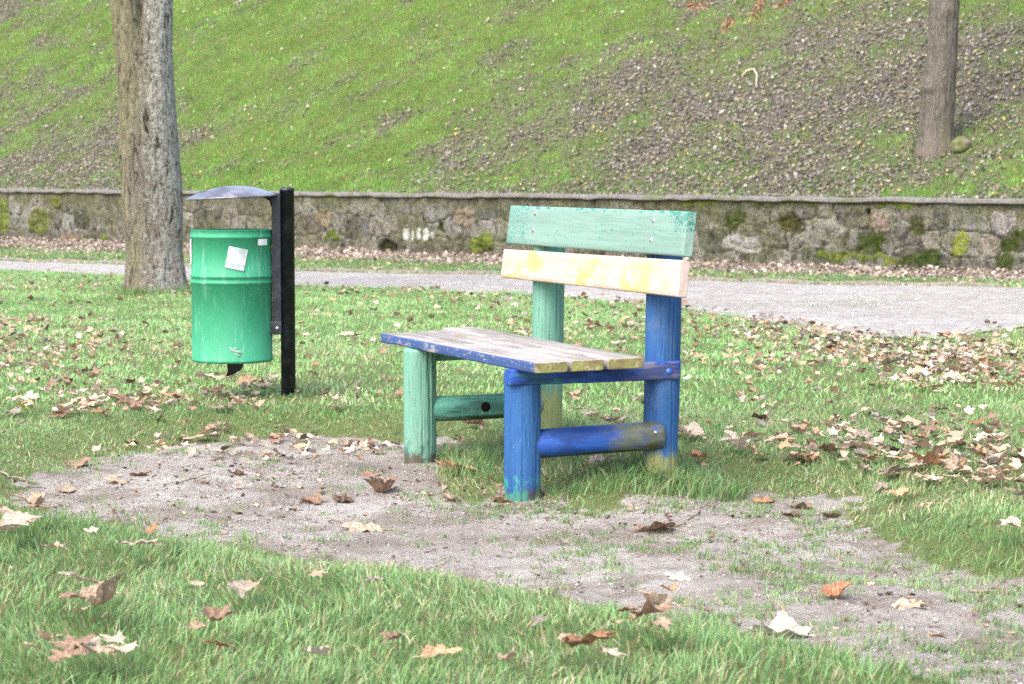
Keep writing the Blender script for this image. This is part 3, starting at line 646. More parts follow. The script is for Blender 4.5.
protos = [leaf_mesh('leaf', 100+i, curl=[.55, .35, .75, .45, .9, .3][i % 6]) for i in range(26)]
meshes = []
for i, (V, T, ve) in enumerate(protos):
    me = np_mesh('fallen_leaf', V, T, attrs={'vein': ve}); me.materials.append(M_leaf); me.polygons.foreach_set('use_smooth', np.ones(len(me.polygons), bool)); meshes.append(me)
TONES = {'tan': (.54, .41, .31), 'pale': (.66, .55, .46), 'cream': (.68, .62, .53), 'rusty': (.40, .21, .12), 'brown': (.31, .205, .15), 'dark': (.13, .085, .06), 'grey': (.33, .29, .26), 'yellow': (.66, .50, .10), 'orange': (.50, .34, .21)}
WORD = {'tan': 'tan', 'pale': 'pale beige', 'cream': 'cream white', 'rusty': 'rusty red-brown', 'brown': 'dull brown', 'dark': 'dark brown', 'grey': 'greyish', 'yellow': 'yellow', 'orange': 'orange-brown'}
nleaf = 0
def put_leaf(x, y, size, tone, label, group, mi=None, tilt=(.3, .3), lift=.0, rz=None):
    global nleaf
    o = bpy.data.objects.new('fallen_leaf', meshes[mi if mi is not None else random.randrange(26)]); COL.objects.link(o); nleaf += 1
    m = dirtmask(np.array([x]), np.array([y])); z = float(gz(np.array([x]), np.array([y]), m)[0])
    lft = lift*.2-.003 if m[0] > .5 else lift+(.044 if y < 6.8 else .018)
    o.location = (x, y, z+lft+.003); fx = random.uniform(.7, 1.15); o.scale = (size*1.35*fx, size*1.35*random.uniform(.85, 1.1), size*1.2*random.uniform(.7, 1.3))
    o.rotation_euler = (random.gauss(0, tilt[0]), random.gauss(0, tilt[1]), rz if rz is not None else random.uniform(0, 6.28))
    c = TONES[tone]; f = random.uniform(.82, 1.18); o.color = (c[0]*f, c[1]*f, c[2]*f, 1)
    tag(o, label, 'leaf', group); return o
NAMED = [
 (16, 536, 46, 'tan', 'large curled tan leaf at the left edge of the photo in the front grass'), (44, 527, 30, 'brown', 'brown leaf lying against the large tan leaf at the left edge'),
 (92, 606, 38, 'pale', 'pale folded leaf standing upright above another tan leaf, front left grass'), (102, 628, 42, 'tan', 'broad tan leaf just below the pale folded leaf, front left grass'),
 (136, 566, 38, 'pale', 'pale beige leaf with a small rusty leaf behind it, front left grass'), (151, 551, 20, 'rusty', 'small rusty leaf standing behind a pale beige leaf, front left grass'),
 (57, 569, 28, 'tan', 'small tan curled leaf left of the pale beige and rusty pair'), (91, 553, 18, 'cream', 'small cream leaf above the tan curled leaf, front left grass'),
 (328, 561, 24, 'pale', 'lone pale leaf at the middle of the front grass near bare soil'), (215, 646, 32, 'brown', 'dull brown leaf in the front grass above a rusty one at the bottom'),
 (218, 672, 26, 'rusty', 'rusty upright leaf at the bottom edge, left part of the front grass'), (34, 675, 20, 'tan', 'small tan leaf in the bottom left corner'),
 (76, 672, 40, 'brown', 'wide brown crumpled leaf at the bottom edge left of centre'), (125, 680, 24, 'pale', 'pale leaf cut by the bottom edge beside a wide brown leaf'),
 (318, 683, 34, 'cream', 'cream leaf cut by the bottom edge below the lone pale leaf'), (436, 683, 28, 'orange', 'orange-brown leaf cut by the bottom edge in front of the bench'),
 (590, 668, 50, 'rusty', 'biggest rusty leaf standing in the grass at the bottom edge right of centre'), (645, 641, 52, 'brown', 'large brown rolled leaf right of the biggest rusty leaf'),
 (785, 627, 46, 'cream', 'bright cream white leaf on the soil edge near the bottom right'), (681, 573, 24, 'cream', 'small cream leaf alone on the bare soil in front of the blue post'),
 (656, 597, 26, 'tan', 'tan leaf at the lower rim of the bare soil, right of centre'), (672, 614, 18, 'orange', 'small orange-brown leaf in the grass just above the brown rolled leaf'),
 (836, 591, 30, 'rusty', 'rusty curled leaf on bare soil at the lower right'), (912, 600, 38, 'tan', 'wide tan leaf with thin stalk on sparse grass at the lower right'),
 (655, 524, 46, 'brown', 'large dark brown leaf flat on bare soil right of the blue front post'), (740, 449, 32, 'pale', 'pale upright leaf in the grass right of the blue rear post'),
 (454, 470, 42, 'orange', 'big standing orange-tan leaf between the mint and blue front posts'), (452, 494, 24, 'tan', 'flat tan leaf on soil below the big standing leaf under the bench'),
 (427, 489, 18, 'cream', 'small pale bent leaf on soil beside the mint front post'), (382, 486, 38, 'brown', 'brown crumpled leaf on bare soil left of the mint front post'),
 (500, 496, 18, 'rusty', 'small rusty leaf against the foot of the blue front post'), (366, 524, 46, 'tan', 'wide flat tan leaf on the middle of the bare soil below the bench'),
 (118, 476, 34, 'tan', 'tan leaf on the left end of the bare soil'), (67, 485, 24, 'tan', 'small tan leaf on the far left tip of the bare soil'),
 (76, 461, 34, 'brown', 'brown leaf at the upper left rim of the bare soil'), (134, 404, 38, 'brown', 'brown crumpled leaf in a small heap on the lawn left of the bin'),
 (76, 412, 34, 'tan', 'tan leaf on the left lawn left of a small rusty leaf'), (103, 412, 20, 'rusty', 'small rusty leaf between tan and brown leaves, left lawn'),
 (25, 409, 14, 'yellow', 'small bright yellow leaf standing in the left lawn'), (977, 424, 20, 'rusty', 'rusty leaf in the lawn near the right edge, halfway up'),
 (929, 464, 32, 'rusty', 'rusty upright leaf among paler leaves on the right lawn'), (955, 470, 32, 'tan', 'tan leaf right beside the rusty upright leaf on the right lawn'),
 (1012, 546, 26, 'pale', 'pale leaf at the right edge above the bare soil'), (862, 438, 20, 'grey', 'small greyish rounded leaf standing on the right lawn'),
 (780, 436, 28, 'brown', 'brown curled leaf on the lawn right of the bench rear post'), (836, 654, 8, 'cream', 'tiny white scrap of leaf in the bottom right grass'),
]
random.seed(21)
def front_drift():
    for u, v, px, tone, grp in [(8, 545, 40, 'pale', 0), (30, 520, 30, 'tan', 0), (5, 528, 30, 'brown', 0), (52, 662, 30, 'tan', 1), (88, 668, 34, 'pale', 1), (104, 676, 30, 'tan', 1), (66, 680, 28, 'brown', 1), (118, 664, 24, 'pale', 1), (84, 618, 34, 'brown', 2), (106, 614, 26, 'pale', 2), (196, 604, 20, 'tan', 3), (238, 607, 22, 'grey', 3), (255, 604, 18, 'tan', 3), (318, 593, 18, 'tan', 3), (375, 600, 20, 'grey', 3), (196, 648, 18, 'tan', 3), (398, 660, 20, 'brown', 3), (505, 682, 24, 'tan', 3), (540, 640, 16, 'grey', 3), (608, 674, 30, 'pale', 4), (570, 660, 26, 'tan', 4), (628, 632, 26, 'brown', 4), (660, 648, 24, 'tan', 4)]:
        p = march(u, v, lambda x, y: gz(x, y)+.02, 3, 40); where = ['at the left edge of the front grass', 'in the bottom left leaf drift', 'around the pale folded leaf in the front left grass', 'lying loose in the middle of the front grass', 'beside the two biggest leaves at the bottom edge'][grp]
        put_leaf(p[0], p[1], px/F*p[1]*1.75, tone, '%s crumpled leaf %s' % (WORD[tone], where), '%s crumpled leaves %s' % (WORD[tone], where), tilt=(.15, .15), lift=.02)
for i, (u, v, px, tone, lab) in enumerate(NAMED):
    p = march(u, v, lambda x, y: gz(x, y)+.02, 3, 40); st = any(w in lab for w in ('upright', 'standing', 'folded', 'biggest'))
    put_leaf(p[0], p[1]+.0, px/F*p[1]*(1.65 if p[1] < 6.8 else 1.4), tone, lab, None, tilt=(.10, .14), lift=.03 if p[1] < 7 else .004)
    if st: COL.objects[-1].rotation_euler[0] = .38; COL.objects[-1].scale[2] *= 1.25
front_drift()
more = [(790, 510, 24, 'dark'), (800, 502, 26, 'brown'), (831, 510, 22, 'brown'), (765, 497, 26, 'rusty'), (930, 514, 24, 'tan'), (705, 602, 15, 'brown'), (936, 627, 18, 'tan'), (310, 497, 34, 'brown'), (343, 496, 26, 'dark'), (205, 437, 28, 'tan'), (213, 432, 24, 'tan'), (178, 436, 22, 'tan'), (138, 470, 24, 'rusty'), (240, 470, 18, 'dark'), (372, 470, 20, 'brown'), (365, 440, 20, 'dark'), (690, 436, 34, 'pale'), (676, 432, 26, 'brown'), (1000, 482, 34, 'tan'), (988, 476, 30, 'brown'), (1012, 500, 26, 'tan'), (830, 451, 34, 'brown'), (862, 450, 24, 'tan'), (800, 458, 30, 'brown'), (750, 438, 22, 'tan'), (118, 398, 26, 'brown'), (90, 404, 26, 'tan'), (145, 395, 24, 'tan'), (170, 396, 22, 'orange'), (60, 414, 22, 'brown'), (455, 300, 16, 'orange'), (595, 418, 22, 'pale'), (575, 398, 22, 'tan'), (610, 422, 20, 'tan'), (250, 382, 30, 'orange'), (265, 386, 26, 'tan'), (225, 393, 20, 'pale'), (240, 402, 18, 'tan'), (205, 378, 24, 'pale'), (945, 380, 40, 'pale'), (930, 388, 30, 'orange'), (965, 372, 34, 'tan'), (880, 384, 22, 'orange'), (908, 423, 22, 'tan'), (1005, 440, 24, 'brown'), (958, 436, 22, 'tan')]
def zone(x, y):
    m = dirtmask(np.array([x]), np.array([y]))[0]
    q = np.array([x, y])-BO; a, b = q@AX, q@BX
    if m > .5: return 'bare soil in front of the bench'
    if y < 6.6 and b < .6: return 'grass in front of the bare soil'
    if x > .85 and y < 17: return 'lawn to the right of the bench'
    if x < -1.45: return 'lawn behind and left of the bin'
    return 'lawn behind the bench and the bin'
def scatter(u, v, px, tone):
    p = march(u, v, lambda x, y: gz(x, y)+.02, 3, 60)
    if in_path(np.array([p[0]]), np.array([p[1]]), .0)[0]: return False
    zn = zone(p[0], p[1])
    put_leaf(p[0], p[1], px/F*p[1]*1.35, tone, '%s dry fallen leaf on the %s' % (WORD[tone], zn), '%s leaves on the %s' % (WORD[tone], zn), tilt=(.13, .13), lift=.004)
    return True
for u, v, px, t in more: scatter(u, v, px, t)
tonesP = ['tan']*9+['pale']*8+['brown']*5+['orange']*2+['rusty']*1+['grey']*2+['dark']*1
zones = [(890, 440, 90, 26, .26), (960, 365, 60, 14, .26), (830, 352, 60, 10, .10), (80, 350, 75, 42, .12), (130, 400, 60, 16, .07), (300, 365, 60, 30, .05), (590, 385, 70, 32, .09), (620, 330, 60, 15, .05), (830, 455, 90, 20, .08)]
tries = 0
while nleaf < 300 and tries < 3000:
    tries += 1
    k = random.choices(range(len(zones)), [z_[4] for z_ in zones])[0]; cu, cv, su, sv, _ = zones[k]
    u, v = random.gauss(cu, su), random.gauss(cv, sv)
    if not (-10 < u < 1034 and 318 < v < 560): continue
    p = unp(u, v, .08)
    if p[1] > 15.5 or p[1] < 6.8: continue
    if dirtmask(np.array([p[0]]), np.array([p[1]]))[0] > .5 and random.random() < .6: continue
    scatter(u, v, random.uniform(.05, .105)*F/p[1], random.choice(tonesP))

# small crumbs and far leaves: nobody could count them
lows = [leaf_mesh('l', 300+i, rings=2, seg=12, curl=[1.2, .7, 1.6][i % 3])[:2] for i in range(6)]
def litter(x, y, z, size, col, tiltN=None, tilt=.4):
    n = len(x); Vs, Fs, Cs = [], [], []; off = 0
    which = rng.integers(0, 6, n)
    for w in range(6):
        k = np.where(which == w)[0]
        if not len(k): continue
        V, T = lows[w]; a, b, c = rng.uniform(0, 6.28, len(k)), rng.normal(0, tilt, len(k)), rng.normal(0, tilt, len(k))
        ca, sa, cb, sb, cc_, scn = np.cos(a), np.sin(a), np.cos(b), np.sin(b), np.cos(c), np.sin(c)
        P = V[None]*size[k, None, None]; px_, py_, pz_ = P[..., 0], P[..., 1], P[..., 2]
        qx, qy = px_*ca[:, None]-py_*sa[:, None], px_*sa[:, None]+py_*ca[:, None]
        r1y, r1z = qy*cb[:, None]-pz_*sb[:, None], qy*sb[:, None]+pz_*cb[:, None]
        r2x, r2z = qx*cc_[:, None]+r1z*scn[:, None], -qx*scn[:, None]+r1z*cc_[:, None]
        if tiltN is not None: r2z = r2z+tiltN*(r2x*NX+r1y*NY)
        Q = np.stack([r2x+x[k, None], r1y+y[k, None], r2z+z[k, None]], -1).reshape(-1, 3)
        Vs.append(Q); Fs.append((np.arange(len(k))[:, None, None]*len(V)+T[None]).reshape(-1, 3)+off); off += len(Q); Cs.append(np.repeat(col[k], len(V), 0))
    return np.vstack(Vs), np.vstack(Fs), np.vstack(Cs), 0
def lcol(n, pal, sd=.2):
    P = np.array(pal); return P[rng.integers(0, len(P), n)]*rng.uniform(1-sd, 1+sd, (n, 1))
# lawn, beyond the counted ones
acc = []
n = 7500; x, y = frustum_pts(n, 7., 27., 1.); dens = sst(.42, .62, fbm(x*.8, y*.8, 0, 4, 95)); zw_ = sum(w_*np.exp(-((x-p_[0])/sx_)**2-((y-p_[1])/sy_)**2) for w_, p_, sx_, sy_ in [(1.5, unp(965, 362, .08), .9, 1.3), (1.1, unp(840, 350, .08), .9, .9), (.8, unp(900, 440, .08), .9, .8), (.9, unp(120, 398, .08), .6, .8), (.7, unp(60, 350, .08), 1., 1.5), (.5, unp(610, 330, .08), 1.2, 1.5), (1., unp(790, 332, .08), .8, .6)]); k = (rng.random(n) < (.10+.42*dens+1.3*zw_)) & (dirtmask(x, y) < .5) & ~wall_side(x, y) & ~in_path(x, y, .25) & ((x-T1[0])**2+(y-T1[1])**2 > .12); x, y = x[k], y[k]
add(litter(x, y, gz(x, y)+.025, rng.uniform(.035, .10, len(x))*np.where(y > 13.5, 1.25, 1.), lcol(len(x), [TONES['tan'], TONES['brown'], TONES['brown'], TONES['pale'], TONES['tan'], TONES['grey'], TONES['orange'], TONES['dark']])), acc)
xs_, ys_ = [], []
for nn_, u_, v_, su_, sv_ in ((520, 965, 362, 48, 13), (240, 850, 350, 40, 9), (170, 790, 331, 40, 7), (150, 900, 440, 70, 14), (130, 110, 400, 40, 9), (150, 40, 350, 40, 22), (90, 300, 432, 80, 6), (80, 985, 470, 25, 12)):
    for u0_, v0_ in zip(rng.normal(u_, su_, nn_), rng.normal(v_, sv_, nn_)):
        if v0_ > 300: q_ = unp(u0_, v0_, .08); xs_.append(q_[0]); ys_.append(q_[1])
x, y = np.array(xs_), np.array(ys_); k = ~in_path(x, y, .35); x, y = x[k], y[k]
add(litter(x, y, gz(x, y)+.02, rng.uniform(.04, .115, len(x)), lcol(len(x), [TONES['tan'], TONES['pale'], TONES['brown'], TONES['pale'], TONES['tan'], TONES['orange'], TONES['grey'], TONES['dark']]), tilt=.3), acc)
xs_, ys_ = [], []
for nn_, u_, v_, su_, sv_ in ((170, 250, 485, 60, 16), (90, 440, 480, 40, 14), (80, 520, 500, 40, 12), (60, 700, 510, 60, 14), (60, 340, 440, 70, 6), (60, 900, 620, 70, 25)):
    for u0_, v0_ in zip(rng.normal(u_, su_, nn_), rng.normal(v_, sv_, nn_)): q_ = unp(u0_, v0_, .0); xs_.append(q_[0]); ys_.append(q_[1])
x, y = np.array(xs_), np.array(ys_)
add(litter(x, y, gz(x, y)+.002, .012+.04*rng.random(len(x))**2, lcol(len(x), [TONES['brown'], TONES['dark'], TONES['dark'], TONES['tan'], (.09, .07, .055)]), tilt=.2), acc)
n = 5200; x, y = frustum_pts(n, 4.2, 10.5, .5); k = ~in_path(x, y, .0) & (rng.random(n) < .06+.5*np.exp(-np.abs(dirt_sd(x, y)-.05)/.12)+.18*(dirtmask(x, y) > .5)); x, y = x[k], y[k]      # crumbs
add(litter(x, y, gz(x, y)+.006, rng.uniform(.010, .032, len(x)), lcol(len(x), [TONES['tan'], TONES['brown'], TONES['dark'], TONES['dark'], TONES['grey'], TONES['brown']])), acc)
tag(merge('lawn_leaf_litter', acc, M_litter), 'small leaf scraps and far dry leaves scattered over the lawn', 'leaf litter', kind='stuff')
acc = []
n = 100000; s = rng.uniform(-12, 32, n); d = -rng.random(n)*9-.03; x, y = wall_pt(s, d); k = (np.abs(x) < .2327*y+2.); x, y, d = x[k], y[k], d[k]
fr = verge_frac(x, y); pr_ = np.maximum(1-sst(.40, .80, fr+.35*(fbm(x*1.3, y*1.3, 0, 3, 86)-.5)), .22+.35*sst(.85, .97, fr)); k = (fr < 1.05) & (rng.random(len(x)) < pr_*.62); x, y, d, fr = x[k], y[k], d[k], fr[k]
pal = lcol(len(x), [(.50, .40, .35), (.37, .285, .25), (.62, .53, .47), (.25, .19, .155), (.47, .40, .32), (.12, .095, .075), (.34, .29, .18)]); pal = np.where((fr > .6)[:, None] & (rng.random(len(x)) < .5)[:, None], np.array([.55, .50, .30])*rng.uniform(.6, 1.2, (len(x), 1)), pal)
add(litter(x, y, gz(x, y, 0*x)+rng.uniform(.0, .065, len(x))*(1-.7*fr), rng.uniform(.06, .12, len(x))*(1-.3*fr), pal, tilt=.6), acc)
tag(merge('verge_leaf_litter', acc, M_litter), 'bed of pinkish brown dead leaves along the foot of the stone wall', 'leaf litter', kind='stuff')
acc = []
scraps = []
for i in range(6):
    r_ = np.random.default_rng(400+i); th_ = np.linspace(0, 2*np.pi, 6, endpoint=False)+r_.normal(0, .15, 6); rr6 = r_.uniform(.3, .6, 6)
    scraps.append((np.vstack([[0, 0, r_.uniform(-.12, .12)], np.stack([rr6*np.cos(th_), rr6*np.sin(th_)*.8, r_.uniform(-.05, .28, 6)], 1)]), np.array([(0, 1+j, 1+(j+1) % 6) for j in range(6)])))
full_, lows = lows, scraps
n = 420000; s = rng.uniform(-12, 32, n); d = .25+13.5*rng.random(n)**1.15; x, y = wall_pt(s, d); g = green(x, y)
k = (rng.random(n) < np.clip(1.05-g*1.12, .02, 1)**1.3) & (np.abs(x) < .2327*y+2.5); x, y, g = x[k], y[k], g[k]
add(litter(x, y, hz(x, y)+.03, rng.uniform(.018, .052, len(x)), lcol(len(x), [(.19, .165, .14), (.135, .12, .105), (.24, .215, .19), (.07, .06, .05), (.34, .315, .28), (.20, .19, .175), (.045, .04, .03), (.28, .25, .11), (.13, .15, .05)], .35), tiltN=.6, tilt=.28), acc)
n = 2600; s = rng.uniform(-12, 32, n); d = .4+13*rng.random(n); x, y = wall_pt(s, d); k = (np.abs(x) < .2327*y+2.5); x, y = x[k], y[k]
add(litter(x, y, hz(x, y)+.05, rng.uniform(.03, .06, len(x)), lcol(len(x), [(.50, .45, .35), (.46, .40, .13), (.44, .39, .31), (.36, .24, .12), (.52, .48, .42)]), tiltN=.6), acc)
tag(merge('slope_leaf_litter', acc, M_litter), 'brown leaf litter spread over the slope above the wall', 'leaf litter', kind='stuff')

# gravel on the bare soil
ico = bmesh.new(); bmesh.ops.create_icosphere(ico, subdivisions=1, radius=1); ico.verts.ensure_lookup_table()
IV = np.array([v.co[:] for v in ico.verts]); IF = np.array([[v.index for v in f.verts] for f in ico.faces]); ico.free()
n = 60000; x, y = frustum_pts(n, 4.1, 9., .4); m = dirtmask(x, y); k = (rng.random(n) < m) & (rng.random(n) < .25+.75*sst(.4, .6, fbm(x*4, y*4, 0, 3, 99))); x, y = x[k], y[k]; n = len(x)
r = .0012+.0055*rng.random(n)**4; r = np.where(rng.random(n) < .006, r+.004, r)
V = IV[None]*(r[:, None, None]*rng.uniform(.6, 1.3, (n, 1, 3)))*(1+rng.normal(0, .12, (n, len(IV), 1)))
V[..., 2] *= .6; V = V+np.stack([x, y, gz(x, y)+r*.15], -1)[:, None, :]
link_mesh('gravel', np_mesh('gravel', V.reshape(-1, 3), (np.arange(n)[:, None, None]*len(IV)+IF[None]).reshape(-1, 3), col=np.repeat(lcol(n, [(.38, .35, .32), (.27, .24, .21), (.46, .43, .40), (.15, .12, .10), (.33, .28, .23)]), len(IV), 0)), M_litter, smooth=False)
tag(bpy.data.objects['gravel'], 'fine gravel and soil crumbs on the bare worn patch', 'gravel', kind='stuff')

# twigs
def twig(u0, v0, u1, v1, r, lab, side=True):
    a, b = unp(u0, v0, .0), unp(u1, v1, .0); pts = []
    for i in range(8):
        t = i/7; p = a*(1-t)+b*t; x, y = p[0]+.012*math.sin(i*1.9+u0), p[1]+.03*math.sin(i*1.3+v0)
        pts.append((x, y, float(gz(np.array([x]), np.array([y]))[0])+r*1.3+.004*math.sin(i*2.2)+.003))
    bm = tube(bmesh.new(), pts, [r*(1-.07*i) for i in range(8)], 6)
    if side:
        p = Vector(pts[4]); tube(bm, [p, p+Vector((.03, .04, .008)), p+Vector((.05, .09, .004))], [r*.7, r*.5, r*.3], 5)
    o = bm_obj('twig', bm, M_twig); tag(o, lab, 'twig'); return o
twig(690, 520, 719, 505, .0035, 'thin dark twig on bare soil to the right of the blue posts')
twig(972, 600, 1020, 597, .005, 'dark forked twig on the soil at the right edge')
twig(0, 481, 40, 490, .005, 'thin twig at the left edge at the tip of the bare soil', False)
twig(170, 486, 205, 481, .0035, 'short dark twig on the left half of the bare soil')
twig(340, 525, 372, 521, .003, 'thin twig beside the wide flat tan leaf on bare soil', False)

# ------------------------------------------------------------------ bench (local frame x = a towards the blue end, y = b front to back)
bench = empty('park_bench', (BO[0], BO[1], 0), math.atan2(AX[1], AX[0]), label='weathered wooden park bench with blue and mint green round posts', cat='bench')
def wpost(name, a, b, z0, z1, r, mat, lean=0., seed=0, rotb=0., cut=None):
    seg, n = 140, 60; V = []
    zs = np.linspace(z0, z1, n); th = np.linspace(0, 2*np.pi, seg, endpoint=False)
    T, Z = np.meshgrid(th, zs); cx, cy = np.cos(T), np.sin(T)
    rr = r*(1+.012*(fbm(cx*2+9, cy*2+9, Z*3, 3, seed)-.5)*2)
    cr = vn(T*5.2+seed, Z*.8, 0, seed+3); cr2 = vn(T*9.7+seed, Z*1.9, 4, seed+5)
    rr = rr-.0055*np.clip(1-np.abs(cr-.5)/.03, 0, 1)-.003*np.clip(1-np.abs(cr2-.5)/.035, 0, 1)
    rr = rr*(1-rotb*(1-sst(.0, .07, Z))*fbm(cx*4+3, cy*4+3, Z*20, 3, seed+8))
    rr = np.where(Z > z1-.004, rr*.97, rr)
    P = np.stack([rr*cx, rr*cy-(-lean)*(Z), Z], -1).reshape(-1, 3)
    V = np.vstack([P, [[0, lean*z1, z1]]]); F4 = grid_faces(seg, n, True)
    top = (n-1)*seg; Tt = [(top+j, top+(j+1) % seg, len(V)-1, len(V)-1) for j in range(seg)]
    me = bpy.data.meshes.new(name); me.from_pydata((V+np.array([a, b, 0])).tolist(), [], [list(f) for f in F4]+[list(f[:3]) for f in Tt]); me.update()
    return link_mesh(name, me, mat, bench)
wpost('front_post', 0, 0, -.12, .440, .0625, M_blue_post, seed=1, rotb=.14)['label'] = 'blue front post with a rotten foot'
wpost('front_post', -1.045, -.03, -.12, .437, .0625, M_mint_post, seed=2, rotb=.12)['label'] = 'mint green front post'
wpost('rear_post', .0, .505, -.12, .945, .0615, M_blue_back, lean=.018, seed=3)['label'] = 'blue rear post'
wpost('rear_post', -1.045, .482, -.12, .945, .0615, M_mint_back, lean=.018, seed=4)['label'] = 'mint green rear post with yellowed foot'
def plank(name, c4, thick, mat, seed, along='x', bev=.006, amp=.0025, n=60, attrs=None):
    """c4: bottom-plan corners (front-left, front-right, back-right, back-left) as top-surface points; thick vector"""
    c = [np.array(p, float) for p in c4]; tv = np.array(thick, float)
    prof = []; b = bev
    W = np.linalg.norm(c[3]-c[0]); T = np.linalg.norm(tv)
    k = 7
    def line(p, q, m): return [(p[0]+(q[0]-p[0])*i/m, p[1]+(q[1]-p[1])*i/m) for i in range(m)]
    bb, bt = b/W, b/T
    prof = line((bb, 0), (1-bb, 0), k)+[(1-bb, 0), (1-bb*.3, bt*.3)]+line((1, bt), (1, 1-bt), 3)+[(1, 1-bt), (1-bb*.3, 1-bt*.3)]+line((1-bb, 1), (bb, 1), k)+[(bb, 1), (bb*.3, 1-bt*.3)]+line((0, 1-bt), (0, bt), 3)+[(0, bt), (bb*.3, bt*.3)]
    m = len(prof); V = []
    ts = np.r_[0, b*.4/1.6, np.linspace(b/1.6, 1-b/1.6, n), 1-b*.4/1.6, 1]
    for i, t in enumerate(ts):
        sh = {0: .94, 1: .985, len(ts)-2: .985, len(ts)-1: .94}.get(i, 1.)
        for (w, h) in prof:
            w2 = .5+(w-.5)*(1-(1-sh)*.05/W*2.2); h2 = .5+(h-.5)*(1-(1-sh)*.05/T*1.8)
            p = (c[0]*(1-t)+c[1]*t)*(1-w2)+(c[3]*(1-t)+c[2]*t)*w2+tv*h2
            V.append(p)
    V = np.array(V); L = V[:, 0]+V[:, 1]*.0
    nx = fbm(V[:, 0]*7, V[:, 1]*30+seed, V[:, 2]*30, 4, seed)-.5; ny = fbm(V[:, 0]*9, V[:, 1]*30+seed, V[:, 2]*30, 4, seed+1)-.5; nz_ = fbm(V[:, 0]*5, V[:, 1]*35+seed, V[:, 2]*30, 4, seed+2)-.5
    V = V+np.stack([ny*0, ny, nz_], 1)*amp*2; V[:, 0] += np.where((np.arange(len(V)) < m) | (np.arange(len(V)) >= len(V)-m), nx*amp*3, 0)
    F4 = [list(f) for f in grid_faces(m, len(ts), True)]+[list(range(m))[::-1], list(range(len(V)-m, len(V)))]
    me = bpy.data.meshes.new(name); me.from_pydata(V.tolist(), [], F4); me.update()
    bm_ = bmesh.new(); bm_.from_mesh(me); bmesh.ops.recalc_face_normals(bm_, faces=bm_.faces); bm_.to_mesh(me); bm_.free()
    for q, val in (attrs or {}).items():
        at = me.attributes.new(q, 'FLOAT', 'POINT'); at.data.foreach_set('value', np.full(len(me.vertices), val, np.float32))
    o = link_mesh(name, me, mat, bench)
    me.polygons.foreach_set('use_smooth', np.array([len(p.vertices) < 5 for p in me.polygons]))
    return o
def sz(a, b): return .484-.0071*(.24-a)+.018*(b+.04)
def sp(a, b): return (a, b, sz(a, b))
seat = empty('seat', (0, 0, 0)); seat.parent = bench
for nm, (bl0, bl1, br0, br1, al, ar), fr, sd in (('seat_plank', (-.066, .073, -.046, .073, -1.445, .235), 1., 31), ('seat_plank', (.087, .220, .087, .202, -1.455, .228), 0., 32), ('seat_plank', (.242, .375, .219, .348, -1.60, .222), 0., 33)):
    o = plank(nm, (sp(al, bl0), sp(ar, br0), sp(ar, br1), sp(al, bl1)), (0, 0, -.036), M_seat, sd, attrs={'front': fr}, bev=.006, amp=.003); o.parent = seat
    if fr: o['label'] = 'front seat plank with a chipped blue edge'
# back boards
def bp(a, b, z_): return (a, b, z_)
o = plank('backrest_board', (bp(-1.324, .418, .826), bp(.372, .418, .829), bp(.366, .437, .9755), bp(-1.322, .437, .9765)), (0, .035, -.004), M_mint_board, 41, bev=.005, amp=.0015); o['label'] = 'upper backrest board in chipped mint paint'
o = plank('backrest_board', (bp(-1.350, .404, .690), bp(.365, .404, .696), bp(.362, .416, .8165), bp(-1.345, .416, .8035)), (0, .035, -.003), M_pink_board, 42, bev=.005, amp=.0015); o['label'] = 'lower backrest board in pale pink and yellow paint'
# rails
def rail(a0, a1, mat, seed, zf, zb, hf, hb):
    o = plank('seat_rail', ((a0, -.064, zf), (a0, .553, zb), (a1, .553, zb), (a1, -.064, zf)), (0, 0, -.052), mat, seed, bev=.005, amp=.0012, n=30)
    me = o.data
    for v in me.vertices:
        t = (v.co.y+.064)/.634; top = zf+(zb-zf)*t; v.co.z = top+(v.co.z-top)*(1+t*(hb/hf-1))
    return o
rail(.012, .0665, M_rail, 51, .447, .462, .052, .066)['label'] = 'blue seat rail on the near end'
rail(-1.112, -1.06, M_rail_mint, 52, .438, .452, .052, .062)['label'] = 'mint seat rail on the far end'
# lower logs
def log(a0, b0, z0, a1, b1, z1, r, mat, seed):
    n, seg = 30, 40; V = []
    p0, p1 = np.array([a0, b0, z0]), np.array([a1, b1, z1]); ax = (p1-p0)/np.linalg.norm(p1-p0); u = np.array([1, 0, 0])-ax*ax[0]; u /= np.linalg.norm(u); w = np.cross(ax, u)
    ts = np.r_[0, np.linspace(.01, .975, n), .99, 1.]
    for i, t in enumerate(ts):
        k = 1. if i < len(ts)-2 else (.94 if i == len(ts)-2 else .80)
        th = np.linspace(0, 2*np.pi, seg, endpoint=False); rr = r*k*(1+.03*(fbm(np.cos(th)*2+5, np.sin(th)*2+5, t*3, 3, seed)-.5)*2)-.002*np.clip(1-np.abs(vn(th*5, t*1.5+0*th, 0, seed)-.5)/.05, 0, 1)
        V += list(p0+(p1-p0)*t+np.cos(th)[:, None]*rr[:, None]*u+np.sin(th)[:, None]*rr[:, None]*w)
    V = np.array(V); F4 = [list(f) for f in grid_faces(seg, len(ts), True)]+[list(range(seg))[::-1], list(range(len(V)-seg, len(V)))]
    me = bpy.data.meshes.new('cross_log'); me.from_pydata(V.tolist(), [], F4); me.update()
    bm_ = bmesh.new(); bm_.from_mesh(me); bmesh.ops.recalc_face_normals(bm_, faces=bm_.faces); bm_.to_mesh(me); bm_.free()
    return link_mesh('cross_log', me, mat, bench)
lg = log(.0, .03, .188, .040, .497, .206, .049, M_log_blue, 61); lg['label'] = 'blue cross log turning mossy at its rear end'
lm = log(-1.045, .0, .205, -1.035, .46, .210, .048, M_log_mint, 62); lm['label'] = 'flaking mint cross log with a knot hole'
